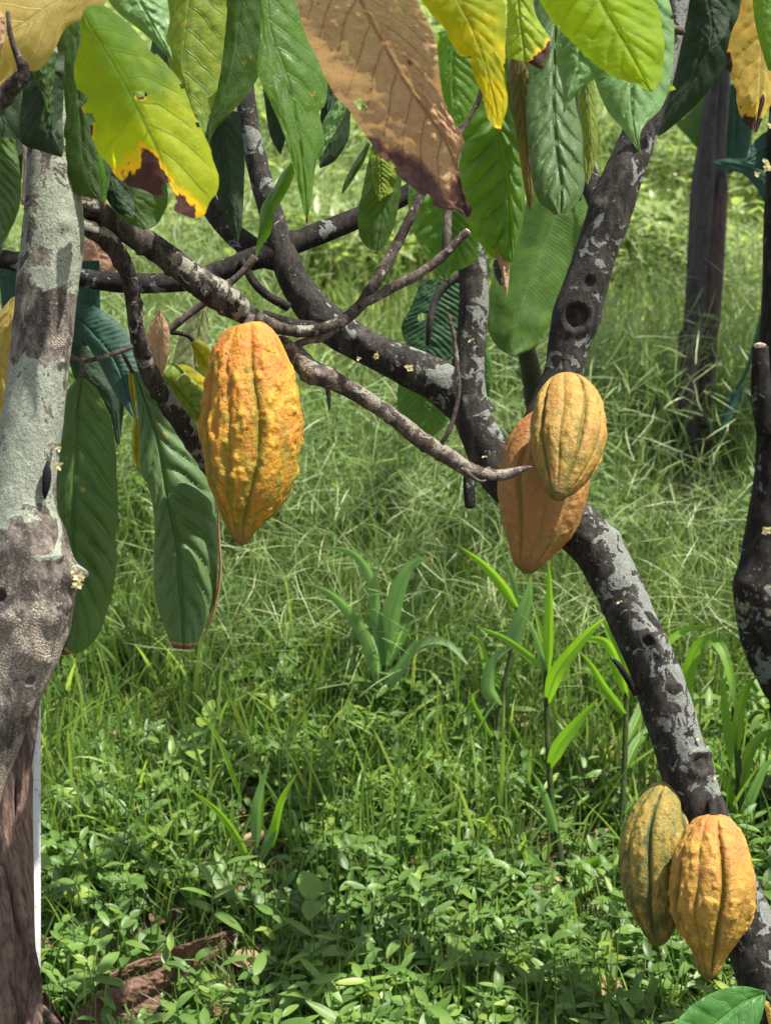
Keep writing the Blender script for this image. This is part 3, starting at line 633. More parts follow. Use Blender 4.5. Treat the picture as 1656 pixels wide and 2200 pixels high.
G_bdk = dict(name='leaf_banana_dark', base=(0.012, 0.042, 0.026), mott=(0.016, 0.052, 0.032), trans=(0.015, 0.055, 0.03), tf=0.2, veinw=0.12, rough=0.6, spec=0.25, vein=(0.02, 0.06, 0.035), retic=0.05)
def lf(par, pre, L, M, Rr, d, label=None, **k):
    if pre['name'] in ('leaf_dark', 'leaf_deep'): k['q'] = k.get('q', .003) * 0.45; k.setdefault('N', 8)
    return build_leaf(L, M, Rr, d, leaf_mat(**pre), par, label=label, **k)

# ================================================================== LEFT CACAO TREE
T1 = thing('cacao_tree', P(-300, 3450, 1.35), 'cacao tree at the left edge with a pale lichen covered trunk, knobbly at its bend', 'tree', 'cacao trees')
tr = [(118, -250, 1.36, 44), (117, 100, 1.355, 50), (115, 330, 1.35, 54), (115, 400, 1.35, 56), (116, 500, 1.35, 64), (103, 600, 1.35, 64), (97, 660, 1.35, 64), (91, 730, 1.35, 64), (84, 800, 1.35, 64),
      (71, 900, 1.35, 64), (58, 1000, 1.35, 66), (48, 1100, 1.35, 73), (58, 1170, 1.35, 86), (68, 1250, 1.35, 92), (58, 1340, 1.35, 90), (35, 1430, 1.35, 80), (-2, 1520, 1.35, 72),
      (-40, 1620, 1.36, 70), (-75, 1720, 1.36, 72), (-140, 2000, 1.36, 76), (-300, 3450, 1.36, 90)]
li = [0.16, 0.12, 0.10, 0.12, 0.13, 0.13, -0.13, -0.07, 0.13, 0.17, 0.20, 0.12, -0.06, -0.02, -0.06, -0.10, -0.12, -0.12, -0.1, -0.1, -0.1]
wa = [-.5, -.4, -.3, -.3, -.2, -.2, -.2, 0.0, -0.2, -.3, -.3, -.15, -.08, -0.04, 0.10, 0.14, -.04, 0.08, 0.1, 0, 0]
build_tube(tr, B_left, T1, 'trunk', seg=150, step=0.0028, noise=(0.07, 20), lich_lit=li, warm=wa, seed=5, lit_dir=(0.6, -0.4, -0.2), lit_k=0.0,
           bumps=[(158, 1235, 26, 0.012), (100, 1190, 30, 0.006), (66, 1462, 9, -0.006), (2, 1280, 12, -0.010), (110, 1330, 34, 0.006), (130, 775, 12, 0.004),
                  (140, 480, 18, 0.003), (60, 1400, 40, 0.006), (15, 1330, 30, 0.007), (128, 1195, 12, 0.004), (100, 1420, 12, 0.004), (140, 1300, 14, 0.005)])
b1 = [(112, 415, 1.37, 24), (200, 450, 1.40, 24), (280, 500, 1.42, 26), (350, 545, 1.43, 27), (420, 600, 1.44, 30), (480, 640, 1.45, 31), (520, 668, 1.46, 26), (560, 690, 1.465, 18), (600, 705, 1.47, 14), (660, 712, 1.48, 12.5),
      (720, 697, 1.48, 12.5), (770, 660, 1.5, 12), (810, 600, 1.5, 12), (850, 530, 1.52, 11), (880, 470, 1.52, 10), (912, 405, 1.53, 9), (960, 330, 1.54, 8), (1000, 262, 1.55, 7), (1030, 205, 1.55, 6), (1045, 120, 1.55, 6)]
build_tube(b1, B_branch, T1, 'branch', seg=56, step=0.002, noise=(0.11, 45), lich_lit=[-.03] * 4 + [0.03, 0.05, 0.04] + [-.06] * 13, lit_dir=(0.2, -0.1, 1), lit_k=0.05, seed=12,
           warm=[-.5] * 7 + [-.1] * 3 + [-.3] * 10, bumps=[(460, 612, 14, 0.003), (500, 640, 12, 0.004), (520, 655, 10, 0.004), (445, 632, 7, 0.003)])
b2 = [(120, 470, 1.38, 15), (165, 482, 1.39, 16), (205, 497, 1.40, 19), (240, 525, 1.41, 20), (272, 580, 1.42, 18), (286, 640, 1.43, 17), (298, 720, 1.44, 18), (322, 800, 1.46, 20), (362, 865, 1.48, 21),
      (402, 925, 1.50, 21), (440, 985, 1.52, 20), (475, 1040, 1.53, 16)]
build_tube(b2, B_branch, T1, 'branch', seg=48, step=0.002, noise=(0.12, 50), lich_lit=[-.04] * 4 + [-.04, -.02, 0.02, 0.02, 0.03, 0.05, 0.0, -.1], lit_dir=(0.6, -0.1, 1), lit_k=0.08, seed=33, bumps=[(296, 690, 12, 0.002), (425, 955, 8, 0.004)])
b3 = [(590, 715, 1.485, 9), (610, 738, 1.485, 16), (640, 768, 1.49, 22), (672, 800, 1.49, 24), (712, 815, 1.50, 20), (779, 853, 1.51, 18), (838, 891, 1.52, 17), (898, 940, 1.53, 18), (958, 978, 1.54, 17), (998, 1004, 1.55, 16),
      (1038, 1018, 1.55, 13), (1085, 1020, 1.56, 11), (1120, 1008, 1.56, 7), (1142, 1003, 1.56, 2)]
build_tube(b3, B_twig, T1, 'branch', seg=44, step=0.002, noise=(0.13, 60), lich_lit=[0.02] * 14, lit_dir=(0.2, -0.1, 1), lit_k=0.06, warm=[-.3] + [0.02] * 4 + [-.03] * 9, seed=44, label='broken grey branch ending in a splintered tip',
           bumps=[(690, 808, 9, 0.004), (668, 818, 10, 0.003), (1000, 1015, 9, 0.003), (1050, 1005, 6, 0.003)])
build_tube([(985, 1000, 1.545, 6), (1010, 1022, 1.54, 5), (1030, 1034, 1.54, 3.5), (1044, 1032, 1.54, 1.5)], B_twig, T1, 'twig', seg=16, step=0.002, seed=3)
build_tube([(1005, 1020, 1.60, 10), (1008, 1060, 1.60, 12), (1010, 1090, 1.60, 11)], B_dark, T1, 'twig', seg=20, step=0.002, seed=4)
build_tube([(628, 745, 1.49, 8), (660, 732, 1.485, 8), (690, 727, 1.48, 8), (725, 705, 1.48, 8)], B_twig, T1, 'twig', seg=20, step=0.002, seed=5)
build_tube([(775, 655, 1.495, 9), (805, 640, 1.49, 10), (845, 617, 1.49, 10.5), (900, 588, 1.49, 10.5), (945, 555, 1.49, 10), (975, 525, 1.49, 9), (1004, 498, 1.49, 8)], B_twig, T1, 'branch', seg=26, step=0.002, noise=(0.1, 60), seed=6,
           bumps=[(830, 618, 8, 0.002), (960, 540, 7, 0.002)])
build_tube([(1003, 499, 1.49, 7.5), (1006, 496, 1.49, 7.5)], B_cut, T1, 'cut_end', seg=16, step=0.002)
build_tube([(957, 540, 1.49, 9), (960, 500, 1.49, 9), (962, 455, 1.50, 8), (968, 400, 1.50, 7), (985, 330, 1.51, 7)], B_twig, T1, 'twig', seg=20, step=0.002, seed=8)
build_tube([(945, 957, 1.535, 5), (962, 930, 1.53, 5), (976, 890, 1.53, 5), (985, 840, 1.53, 5), (981, 780, 1.53, 4.5), (974, 720, 1.53, 4.5), (966, 684, 1.53, 3.5), (964, 677, 1.53, 2)], B_twig, T1, 'twig', seg=16, step=0.0015, noise=(0.2, 90), seed=9)
# left twigs with small leaves
build_tube([(140, 765, 1.42, 5), (180, 775, 1.42, 5), (230, 765, 1.42, 5), (285, 745, 1.43, 5)], B_twig, T1, 'twig', seg=16, step=0.002, seed=10)
build_tube([(180, 772, 1.42, 4), (177, 790, 1.42, 4), (175, 812, 1.42, 5)], B_twig, T1, 'petiole', seg=12, step=0.002, seed=10)
build_tube([(262, 755, 1.43, 4), (272, 775, 1.45, 4), (285, 798, 1.50, 5)], B_twig, T1, 'petiole', seg=12, step=0.002, seed=10)
build_tube([(548, 552, 1.60, 9), (525, 580, 1.60, 7), (490, 612, 1.60, 7), (440, 650, 1.60, 8), (400, 680, 1.60, 8), (362, 712, 1.60, 8)], B_twig, T1, 'twig', seg=16, step=0.002, seed=11)
build_tube([(362, 714, 1.60, 5), (385, 716, 1.60, 5), (405, 722, 1.60, 5), (420, 738, 1.60, 4)], B_dark, T1, 'twig', seg=12, step=0.002, seed=12)
build_tube([(-40, 262, 1.22, 22), (10, 205, 1.21, 20), (48, 165, 1.20, 15), (50, 145, 1.20, 11), (35, 110, 1.20, 8), (22, 70, 1.20, 5), (18, 25, 1.20, 4)], B_branch, T1, 'twig', seg=24, step=0.002, noise=(0.2, 60), seed=13, bumps=[(50, 140, 10, 0.004)])
build_tube([(60, 310, 1.44, 12), (66, 350, 1.44, 14), (64, 400, 1.44, 14), (60, 440, 1.44, 14)], bark_mat('bark_pink', light=(0.35, 0.22, 0.17), dark=(0.2, 0.13, 0.1)), T1, 'twig', seg=20, step=0.003, seed=14)

# flowers on the bark
M_flower = grass_mat('petal', [(0, (0.75, 0.62, 0.22)), (1, (0.85, 0.78, 0.50))], tf=0.3, tboost=1.2)
def flower(par, x, y, d, r=9, n=5, seed=0):
    rg = np.random.default_rng(seed); c = P(x, y, d); s = r * d / F
    a = np.arange(n) * 2 * np.pi / n + rg.random(n) * 0.7; tl = rg.uniform(0.2, 1.0, n)
    fw = np.stack([np.cos(a), -tl, np.sin(a)], 1); fw /= np.linalg.norm(fw, axis=1)[:, None]
    up = np.tile([0, -1.0, 0.3], (n, 1)) + rg.normal(0, .2, (n, 3))
    v, f, r1, l1 = leaflets(np.tile(c, (n, 1)), fw, up, rg.uniform(0.8, 1.4, n) * s, np.full(n, s * 0.32), rg.random(n), rg.uniform(-.4, .5, n), K=6, hc=1)
    mesh_obj('flower', v, f, M_flower, par, {'rnd': r1, 'len': l1 * 0})
for i, (x, y, d, r, n) in enumerate(((128, 962, 1.325, 9, 4), (124, 998, 1.325, 11, 5), (172, 1240, 1.315, 13, 6), (168, 1255, 1.315, 13, 6), (160, 1225, 1.315, 9, 4))):
    flower(T1, x, y, d, r, n, i)
# dark seed-like insect case on the trunk
build_tube([(104, 990, 1.327, 2), (102, 1010, 1.325, 8), (101, 1035, 1.325, 9), (98, 1058, 1.326, 6), (97, 1072, 1.327, 2)], bark_mat('black_scar', dark=(0.006, 0.006, 0.008), light=(0.012, 0.012, 0.015)), T1, 'scar', seg=20, step=0.002, lich_lit=-0.6)

# ---- leaves of the left tree
lf(T1, G_och, [(260, -120), (150, -90), (60, -40), (-40, 20), (-150, 120)], [(262, -110), (180, -30), (100, 20), (20, 70), (-150, 130)], [(262, -100), (232, 0), (180, 40), (142, 60), (115, 112), (85, 150), (52, 155), (10, 188), (-60, 230), (-150, 140)], (1.22, 1.20),
   'large ochre yellow leaf at the top left corner', N=9, q=0.002, el=.03, er=.01, rag=0.01)
lf(T1, G_tan, [(-25, 15), (-35, 60), (-30, 110), (-20, 140)], [(-18, 15), (-15, 60), (-14, 100), (-18, 140)], [(0, 18), (13, 45), (12, 80), (-2, 115), (-18, 140)], 1.19, 'small peach coloured leaf', N=6, q=.001)
lf(T1, G_yg, [(180, 22), (172, 60), (176, 85), (165, 112), (158, 160), (164, 190), (180, 200), (174, 225), (188, 262), (196, 300), (213, 328), (232, 355), (258, 388), (278, 402), (310, 410), (372, 440)],
   [(180, 22), (197, 62), (222, 95), (250, 140), (276, 185), (297, 228), (320, 275), (340, 318), (352, 355), (362, 400), (374, 452)],
   [(182, 20), (205, 10), (240, 22), (285, 58), (308, 85), (345, 122), (372, 152), (398, 190), (415, 235), (430, 270), (445, 302), (462, 345), (470, 380), (468, 412), (452, 432), (440, 462), (415, 470), (378, 455)], (1.20, 1.16),
   'yellow green leaf with burnt brown edges and torn tip', q=0.0025, N=8, slant=.16, el=.03, er=.015, rag=0.045, tipd=0.16,
   dmg=[(0.96, -0.8, 0.20, 0.8), (0.78, -0.26, 0.09, 0.16), (0.90, -0.2, 0.10, 0.25), (1.02, 0.4, 0.12, 0.8), (0.50, -1.05, 0.05, 0.10), (0.42, -1.1, 0.02, 0.1), (0.46, 0.12, 0.012, 0.08)],
   bites=[(0.40, -1.05, 0.02, 0.14), (0.475, -1.06, 0.022, 0.14), (0.45, 0.16, 0.010, 0.09), (0.93, -0.12, 0.05, 0.28), (0.97, -0.5, 0.035, 0.6)])
lf(T1, G_pale, [(215, -40), (240, 12), (275, 45), (305, 68), (340, 100), (371, 132)], [(275, -50), (300, 0), (325, 45), (350, 90), (371, 132)], [(345, -50), (360, 0), (365, 40), (360, 75), (368, 110), (371, 132)], 1.24, 'pale grey green leaf underside hanging at the top', N=7, q=.003, wav=.006)
lf(T1, G_oli, [(350, -60), (352, 60), (362, 130), (378, 170), (405, 205), (425, 240), (438, 300)], [(415, -60), (404, 50), (396, 110), (398, 170), (415, 235), (438, 300)], [(485, -60), (488, 30), (480, 110), (470, 180), (455, 235), (438, 300)], 1.34, 'mottled olive leaf hanging at the top', N=8, q=.0015, dmg=[(0.3, -0.1, 0.02, 0.03)])
lf(T1, G_deep, [(478, -80), (470, 40), (455, 150), (440, 230), (425, 285), (448, 312)], [(525, -80), (512, 40), (500, 130), (480, 210), (450, 270), (446, 315)], [(570, -80), (573, 60), (560, 150), (535, 200), (500, 240), (462, 280), (446, 318)], 1.38, N=8)
lf(T1, G_mid, [(552, -60), (560, 50), (552, 150), (570, 200), (590, 240), (610, 290), (622, 330), (640, 400), (658, 480)], [(570, -60), (578, 60), (605, 140), (625, 210), (640, 280), (650, 350), (656, 410), (659, 480)],
   [(615, -60), (650, 40), (665, 80), (700, 150), (705, 190), (698, 225), (686, 240), (692, 270), (696, 300), (680, 350), (672, 410), (661, 480)], (1.32, 1.30), 'fresh green leaf with a long pointed tip', q=.0035, N=9, rag=.03, tipd=.06, el=-.01, er=.02)
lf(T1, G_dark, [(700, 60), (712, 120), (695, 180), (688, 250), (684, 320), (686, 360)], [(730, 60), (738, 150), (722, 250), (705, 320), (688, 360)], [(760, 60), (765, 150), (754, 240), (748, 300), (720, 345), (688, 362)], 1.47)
lf(T1, G_pale, [(738, 195), (720, 220), (695, 260), (690, 300), (682, 340)], [(742, 200), (728, 235), (712, 270), (698, 305), (683, 342)], [(748, 208), (740, 245), (722, 280), (702, 315), (684, 344)], 1.40, N=5, q=.001)
lf(T1, G_mid, [(625, 350), (605, 372), (590, 400), (570, 430), (560, 450), (555, 500), (548, 550)], [(632, 352), (614, 382), (597, 415), (580, 445), (568, 480), (558, 515), (549, 552)], [(638, 358), (625, 395), (606, 430), (590, 455), (582, 500), (565, 525), (551, 553)], 1.5, 'narrow bright green leaf by the crossing branches', q=.0015, N=7)
lf(T1, G_deep, [(120, 20), (122, 120), (128, 250), (118, 330), (125, 380), (160, 415), (215, 430)], [(160, 20), (165, 150), (175, 260), (182, 340), (195, 400), (218, 430)], [(215, 20), (205, 150), (212, 250), (225, 320), (238, 370), (232, 410), (220, 432)], 1.33, q=.004)
lf(T1, G_deep, [(225, 320), (225, 380), (240, 440), (270, 475), (305, 492)], [(270, 300), (272, 380), (285, 440), (308, 494)], [(330, 300), (352, 370), (362, 430), (340, 480), (312, 494)], 1.36, q=.004)
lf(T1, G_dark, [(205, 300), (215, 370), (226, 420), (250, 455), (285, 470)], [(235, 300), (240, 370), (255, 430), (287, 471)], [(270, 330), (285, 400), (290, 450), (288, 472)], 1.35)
lf(T1, G_mid, [(206, 325), (210, 350), (216, 385), (218, 420), (224, 447)], [(208, 322), (214, 352), (221, 385), (223, 415), (225, 448)], [(210, 325), (224, 355), (228, 380), (230, 415), (226, 450)], 1.30, 'small curled leaf tip below the burnt leaf', N=5, q=.001, tipd=.2)
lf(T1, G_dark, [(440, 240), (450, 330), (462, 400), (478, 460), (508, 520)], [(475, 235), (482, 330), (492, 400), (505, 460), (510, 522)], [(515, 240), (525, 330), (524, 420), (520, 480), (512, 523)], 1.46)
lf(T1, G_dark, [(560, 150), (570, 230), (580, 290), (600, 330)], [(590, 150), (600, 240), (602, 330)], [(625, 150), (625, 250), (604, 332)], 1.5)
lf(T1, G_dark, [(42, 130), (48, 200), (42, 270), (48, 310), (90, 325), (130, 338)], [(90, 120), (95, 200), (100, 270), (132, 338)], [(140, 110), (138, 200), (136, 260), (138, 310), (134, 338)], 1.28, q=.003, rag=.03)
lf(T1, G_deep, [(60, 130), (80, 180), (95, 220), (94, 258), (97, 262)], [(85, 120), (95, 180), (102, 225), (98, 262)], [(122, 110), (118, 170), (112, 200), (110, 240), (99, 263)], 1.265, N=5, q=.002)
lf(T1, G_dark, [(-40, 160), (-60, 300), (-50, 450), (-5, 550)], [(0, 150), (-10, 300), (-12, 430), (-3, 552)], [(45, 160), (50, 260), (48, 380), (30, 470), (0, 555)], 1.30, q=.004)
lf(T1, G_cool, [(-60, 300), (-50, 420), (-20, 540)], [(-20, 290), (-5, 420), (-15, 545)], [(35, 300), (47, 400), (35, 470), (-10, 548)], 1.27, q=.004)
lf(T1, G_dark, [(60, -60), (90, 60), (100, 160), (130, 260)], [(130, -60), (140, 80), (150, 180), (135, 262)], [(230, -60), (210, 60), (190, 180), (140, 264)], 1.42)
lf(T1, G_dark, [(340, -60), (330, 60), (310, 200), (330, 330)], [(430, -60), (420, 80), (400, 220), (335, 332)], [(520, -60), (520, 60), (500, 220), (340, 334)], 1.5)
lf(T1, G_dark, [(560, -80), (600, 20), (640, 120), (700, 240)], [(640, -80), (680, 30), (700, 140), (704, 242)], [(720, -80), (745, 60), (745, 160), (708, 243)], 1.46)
lf(T1, dict(G_cool, name='leaf_hang'), [(168, 810), (138, 850), (122, 910), (117, 1000), (118, 1080), (128, 1150), (140, 1220), (150, 1300), (140, 1370), (131, 1405)],
   [(176, 812), (167, 880), (164, 960), (158, 1060), (157, 1150), (160, 1240), (156, 1320), (134, 1406)],
   [(184, 812), (212, 840), (235, 890), (248, 950), (253, 1040), (254, 1100), (250, 1160), (252, 1210), (238, 1290), (215, 1360), (180, 1398), (138, 1408)], (1.43, 1.45), 'long dark green leaf hanging beside the pale trunk', q=.007, N=11, slant=.16, tipd=.05, el=.012, er=.012)
lf(T1, dict(G_cool, name='leaf_hang2', base=(0.070, 0.13, 0.036), mott=(0.055, 0.105, 0.026)), [(284, 800), (296, 880), (298, 950), (302, 1010), (325, 1070), (332, 1130), (330, 1200), (332, 1280), (352, 1345), (372, 1392)],
   [(290, 798), (308, 850), (325, 900), (345, 975), (358, 1060), (378, 1150), (386, 1240), (392, 1320), (395, 1396)],
   [(298, 798), (335, 840), (372, 890), (405, 940), (440, 1000), (458, 1060), (468, 1130), (470, 1220), (462, 1290), (440, 1350), (418, 1394)], (1.55, 1.52), 'long green leaf hanging below the curved branch', q=.009, N=11, slant=.17, tipd=.04, el=.02, er=.012, rag=.04)
lf(T1, G_tan, [(470, 1065), (474, 1150), (477, 1230), (464, 1310), (440, 1372)], [(468, 1065), (471, 1150), (474, 1230), (461, 1310), (438, 1372)], [(466, 1068), (468, 1150), (470, 1228), (457, 1308), (436, 1370)], 1.525, 'dry curled edge of the hanging leaf', N=3, q=0)
lf(T1, G_oli, [(345, 800), (355, 785), (380, 782), (420, 820), (450, 860), (450, 900)], [(350, 805), (370, 825), (400, 860), (425, 890), (448, 910)], [(345, 812), (365, 850), (385, 885), (415, 905), (446, 915)], 1.60, N=6)
lf(T1, dict(G_yel, name='leaf_yel2', base=(0.22, 0.21, 0.02), trans=(0.45, 0.40, 0.02)), [(345, 790), (380, 780), (420, 795), (460, 840), (470, 930)], [(345, 795), (380, 820), (410, 850), (440, 900), (465, 940)], [(345, 800), (360, 850), (385, 890), (425, 925), (460, 945)], 1.61, 'yellow leaf behind the largest pod', N=6)
lf(T1, dict(G_yel, name='leaf_yel2'), [(412, 735), (430, 730), (455, 755), (465, 800)], [(412, 737), (425, 755), (445, 785), (462, 805)], [(412, 740), (420, 770), (438, 800), (460, 808)], 1.585, N=5)
lf(T1, dict(G_yel, name='leaf_yel2'), [(288, 900), (284, 940), (286, 980), (300, 1015)], [(294, 898), (293, 940), (294, 985), (301, 1016)], [(298, 900), (306, 930), (304, 980), (303, 1016)], 1.58, N=5)
lf(T1, dict(G_yel, name='leaf_yel2'), [(277, 800), (278, 830), (285, 870), (292, 900)], [(280, 800), (283, 830), (288, 870), (293, 901)], [(284, 800), (290, 830), (292, 870), (294, 901)], 1.56, N=5)
lf(T1, G_tan, [(345, 665), (322, 700), (316, 740), (322, 780), (345, 805)], [(345, 664), (342, 700), (341, 745), (343, 780), (347, 806)], [(345, 664), (362, 700), (366, 730), (360, 775), (349, 806)], 1.58, 'small tan dried leaf beside the curved branch', N=7, q=.001)
lf(T1, dict(G_oli, name='leaf_grey', base=(0.17, 0.20, 0.09), mott=(0.19, 0.22, 0.1), trans=(0.3, 0.32, 0.1), vein=(0.24, 0.26, 0.14)), [(440, 640), (405, 680), (380, 740), (371, 800), (395, 830), (430, 845)], [(443, 640), (432, 690), (418, 760), (425, 810), (433, 848)], [(446, 640), (448, 700), (445, 760), (440, 810), (436, 848)], 1.63, 'grey green leaf behind the largest pod', N=7)
lf(T1, G_och, [(25, 640), (5, 665), (-20, 700), (-30, 800), (-10, 890)], [(30, 638), (20, 690), (5, 760), (-5, 840), (-5, 892)], [(36, 636), (42, 680), (40, 760), (20, 850), (-2, 894)], 1.42, 'pale ochre leaf half hidden behind the left trunk', N=9)

# ================================================================== MIDDLE CACAO TREE
T2 = thing('cacao_tree', P(1760, 2480, 1.9), 'dark leaning cacao tree forked in the middle, with patches of pale lichen', 'tree', 'cacao trees')
tr = [(1760, 2480, 1.86, 76), (1690, 2230, 1.86, 70), (1640, 2080, 1.87, 62), (1590, 1950, 1.88, 58), (1540, 1830, 1.88, 58), (1505, 1750, 1.88, 58), (1484, 1690, 1.88, 56), (1464, 1629, 1.88, 53), (1441, 1550, 1.88, 54), (1409, 1448, 1.88, 52),
      (1362, 1342, 1.88, 51), (1315, 1235, 1.89, 52), (1270, 1165, 1.90, 54), (1205, 1108, 1.91, 56), (1130, 1062, 1.92, 52), (1075, 1018, 1.92, 48), (1040, 950, 1.92, 45), (1014, 890, 1.92, 40), (1004, 810, 1.92, 36), (1012, 730, 1.92, 32),
      (1018, 650, 1.92, 31), (1014, 570, 1.92, 29), (1008, 480, 1.92, 27), (1000, 380, 1.93, 24), (985, 200, 1.94, 20), (970, -100, 1.96, 16)]
build_tube(tr, B_mid, T2, 'trunk', seg=130, step=0.0035, noise=(0.06, 18), lich_lit=[0.0] * 5 + [-.06, -.02, 0.03, 0.04, 0.0, 0.03, 0.05, 0.02, -.05, -.08, -.08, -.06, -.01, 0.02, 0.01, 0.02, -.02, -.02, 0, 0, 0], warm=-0.35,
           lit_dir=(1, -0.15, 0.35), lit_k=0.09, seed=4,  # lit right side of the trunk painted through the lichen
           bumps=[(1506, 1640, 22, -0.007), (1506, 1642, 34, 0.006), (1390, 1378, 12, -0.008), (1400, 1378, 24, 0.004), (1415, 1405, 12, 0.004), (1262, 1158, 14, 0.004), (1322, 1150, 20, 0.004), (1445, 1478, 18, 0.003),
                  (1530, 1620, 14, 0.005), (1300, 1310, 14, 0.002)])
lm = [(1030, 905, 1.93, 44), (985, 858, 1.93, 44), (945, 822, 1.92, 44), (895, 797, 1.91, 43), (830, 765, 1.90, 38), (780, 742, 1.90, 37), (735, 716, 1.90, 40), (690, 682, 1.90, 40), (655, 640, 1.90, 36), (628, 595, 1.90, 31), (608, 545, 1.90, 29),
      (590, 480, 1.90, 26), (566, 400, 1.90, 24), (546, 320, 1.90, 22), (532, 250, 1.90, 22), (526, 180, 1.90, 20), (520, 60, 1.90, 18)]
build_tube(lm, B_mid, T2, 'branch', seg=80, step=0.0035, noise=(0.10, 24), lich_lit=[-.05, .02, .04, .02, -.05, -.04, -.04, -.06, -.08, -.10, -.08, -.07, .0, .02, .0, 0, 0], warm=-0.3, lit_dir=(0.3, -0.2, 1), lit_k=0.05, seed=8,
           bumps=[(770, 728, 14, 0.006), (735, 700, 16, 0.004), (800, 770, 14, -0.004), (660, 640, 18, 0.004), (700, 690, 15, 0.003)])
build_tube([(600, 540, 1.90, 22), (650, 515, 1.91, 24), (720, 488, 1.92, 23), (780, 462, 1.93, 22), (860, 425, 1.94, 20), (930, 380, 1.95, 18)], B_dark, T2, 'branch', seg=48, step=0.004, noise=(0.08, 30), seed=9, bumps=[(620, 505, 16, 0.005)])
build_tube([(600, 545, 1.90, 24), (550, 555, 1.90, 24), (500, 572, 1.89, 22), (430, 597, 1.88, 22), (350, 608, 1.87, 21), (260, 607, 1.86, 21), (170, 596, 1.85, 20), (90, 575, 1.84, 20), (0, 555, 1.83, 20), (-120, 530, 1.82, 18)], B_dark, T2, 'branch', seg=48, step=0.004, noise=(0.07, 26), seed=10)
build_tube([(600, 560, 1.91, 24), (560, 545, 1.92, 26), (510, 510, 1.93, 24), (465, 462, 1.94, 22), (430, 400, 1.95, 20), (400, 300, 1.96, 18)], B_dark, T2, 'branch', seg=40, step=0.004, noise=(0.1, 26), seed=11)
build_tube([(520, 560, 1.88, 8), (545, 605, 1.87, 9), (575, 635, 1.87, 9), (620, 660, 1.88, 10)], B_dark, T2, 'branch', seg=24, step=0.004, seed=12)
build_tube([(565, 676, 1.86, 11), (585, 684, 1.86, 13), (640, 700, 1.87, 14), (690, 705, 1.89, 14)], B_dark, T2, 'branch', seg=28, step=0.004, seed=13, rough_top=1)
build_tube([(700, 800, 1.88, 5), (706, 850, 1.88, 5), (708, 880, 1.88, 2)], B_dark, T2, 'twig', seg=12, step=0.004, seed=14)
rb = [(1110, 1060, 1.94, 54), (1140, 990, 1.94, 50), (1168, 910, 1.94, 46), (1195, 840, 1.94, 43), (1212, 790, 1.94, 42), (1222, 735, 1.94, 45), (1238, 680, 1.94, 52), (1258, 615, 1.94, 48), (1280, 540, 1.94, 45), (1308, 460, 1.94, 47), (1338, 375, 1.94, 43),
      (1370, 295, 1.95, 38), (1398, 220, 1.95, 33), (1424, 140, 1.95, 28), (1445, 60, 1.95, 24), (1458, 0, 1.95, 22), (1480, -120, 1.95, 20)]
build_tube(rb, B_mid, T2, 'branch', seg=90, step=0.0035, noise=(0.05, 22), lich_lit=[-.08, -.08, -.07, -.04, -.01, -.03, -.07, -.05, .02, -.05, -.06, -.08, -.05, .03, .06, .06, .06], warm=-0.3, lit_dir=(1, -0.1, 0.2), lit_k=0.07, seed=19,
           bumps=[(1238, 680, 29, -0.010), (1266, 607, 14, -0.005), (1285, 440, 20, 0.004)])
build_tube([(1300, 450, 1.94, 30), (1285, 425, 1.96, 26), (1272, 400, 1.98, 24), (1258, 360, 2.0, 20), (1240, 300, 2.02, 18)], B_dark, T2, 'branch', seg=36, step=0.004, seed=20)
build_tube([(1366, 1490, 1.87, 8), (1345, 1455, 1.86, 7), (1325, 1425, 1.85, 6), (1310, 1412, 1.85, 2)], B_dark, T2, 'twig', seg=14, step=0.003, seed=21)
build_tube([(1442, 60, 1.93, 9), (1462, 68, 1.92, 8), (1468, 72, 1.92, 5)], B_twig, T2, 'twig', seg=16, step=0.002, seed=22)
for i, (x, y, d, r, n) in enumerate(((808, 764, 1.868, 9, 7), (880, 790, 1.868, 11, 7), (770, 770, 1.87, 8, 3), (1330, 1293, 1.857, 8, 2), (1378, 1352, 1.857, 8, 2), (1480, 1583, 1.855, 7, 2), (1500, 1587, 1.855, 8, 2), (1535, 1668, 1.86, 9, 3), (1012, 730, 1.888, 7, 2), (1040, 980, 1.87, 6, 2))):
    flower(T2, x, y, d, r, n, 20 + i)
# leaves of the middle tree
lf(T2, G_brn, [(615, -60), (633, 0), (645, 40), (655, 72), (676, 115), (703, 179), (722, 212), (750, 237), (765, 262), (791, 301), (812, 330), (838, 355), (862, 385), (889, 405), (915, 430), (939, 446), (962, 452), (983, 453), (999, 468)],
   [(745, -60), (774, 0), (804, 57), (835, 112), (865, 166), (896, 210), (926, 253), (946, 282), (963, 311), (976, 345), (987, 378), (995, 420), (1003, 466)],
   [(880, -60), (897, 0), (919, 44), (932, 75), (938, 98), (944, 150), (951, 203), (960, 232), (973, 257), (996, 301), (990, 322), (984, 345), (988, 380), (992, 402), (1004, 430), (1014, 453), (1006, 466)], (1.14, 1.17),
   'large dried pinkish brown leaf with a curled tip', q=.0022, N=10, slant=.28, el=.02, er=-.012, rag=.02, tipd=.22, dmg=[(0.62, -1.0, 0.03, .10), (0.475, -0.8, 0.014, 0.05), (0.8, -0.9, 0.12, 0.3), (0.9, 0.1, 0.05, 0.3)], bites=[(0.475, -0.80, 0.014, 0.05), (0.86, -1.0, .012, .07), (0.70, -1.0, .01, .05), (0.93, 1.0, .012, .2)], wav=.008, crump=.006)
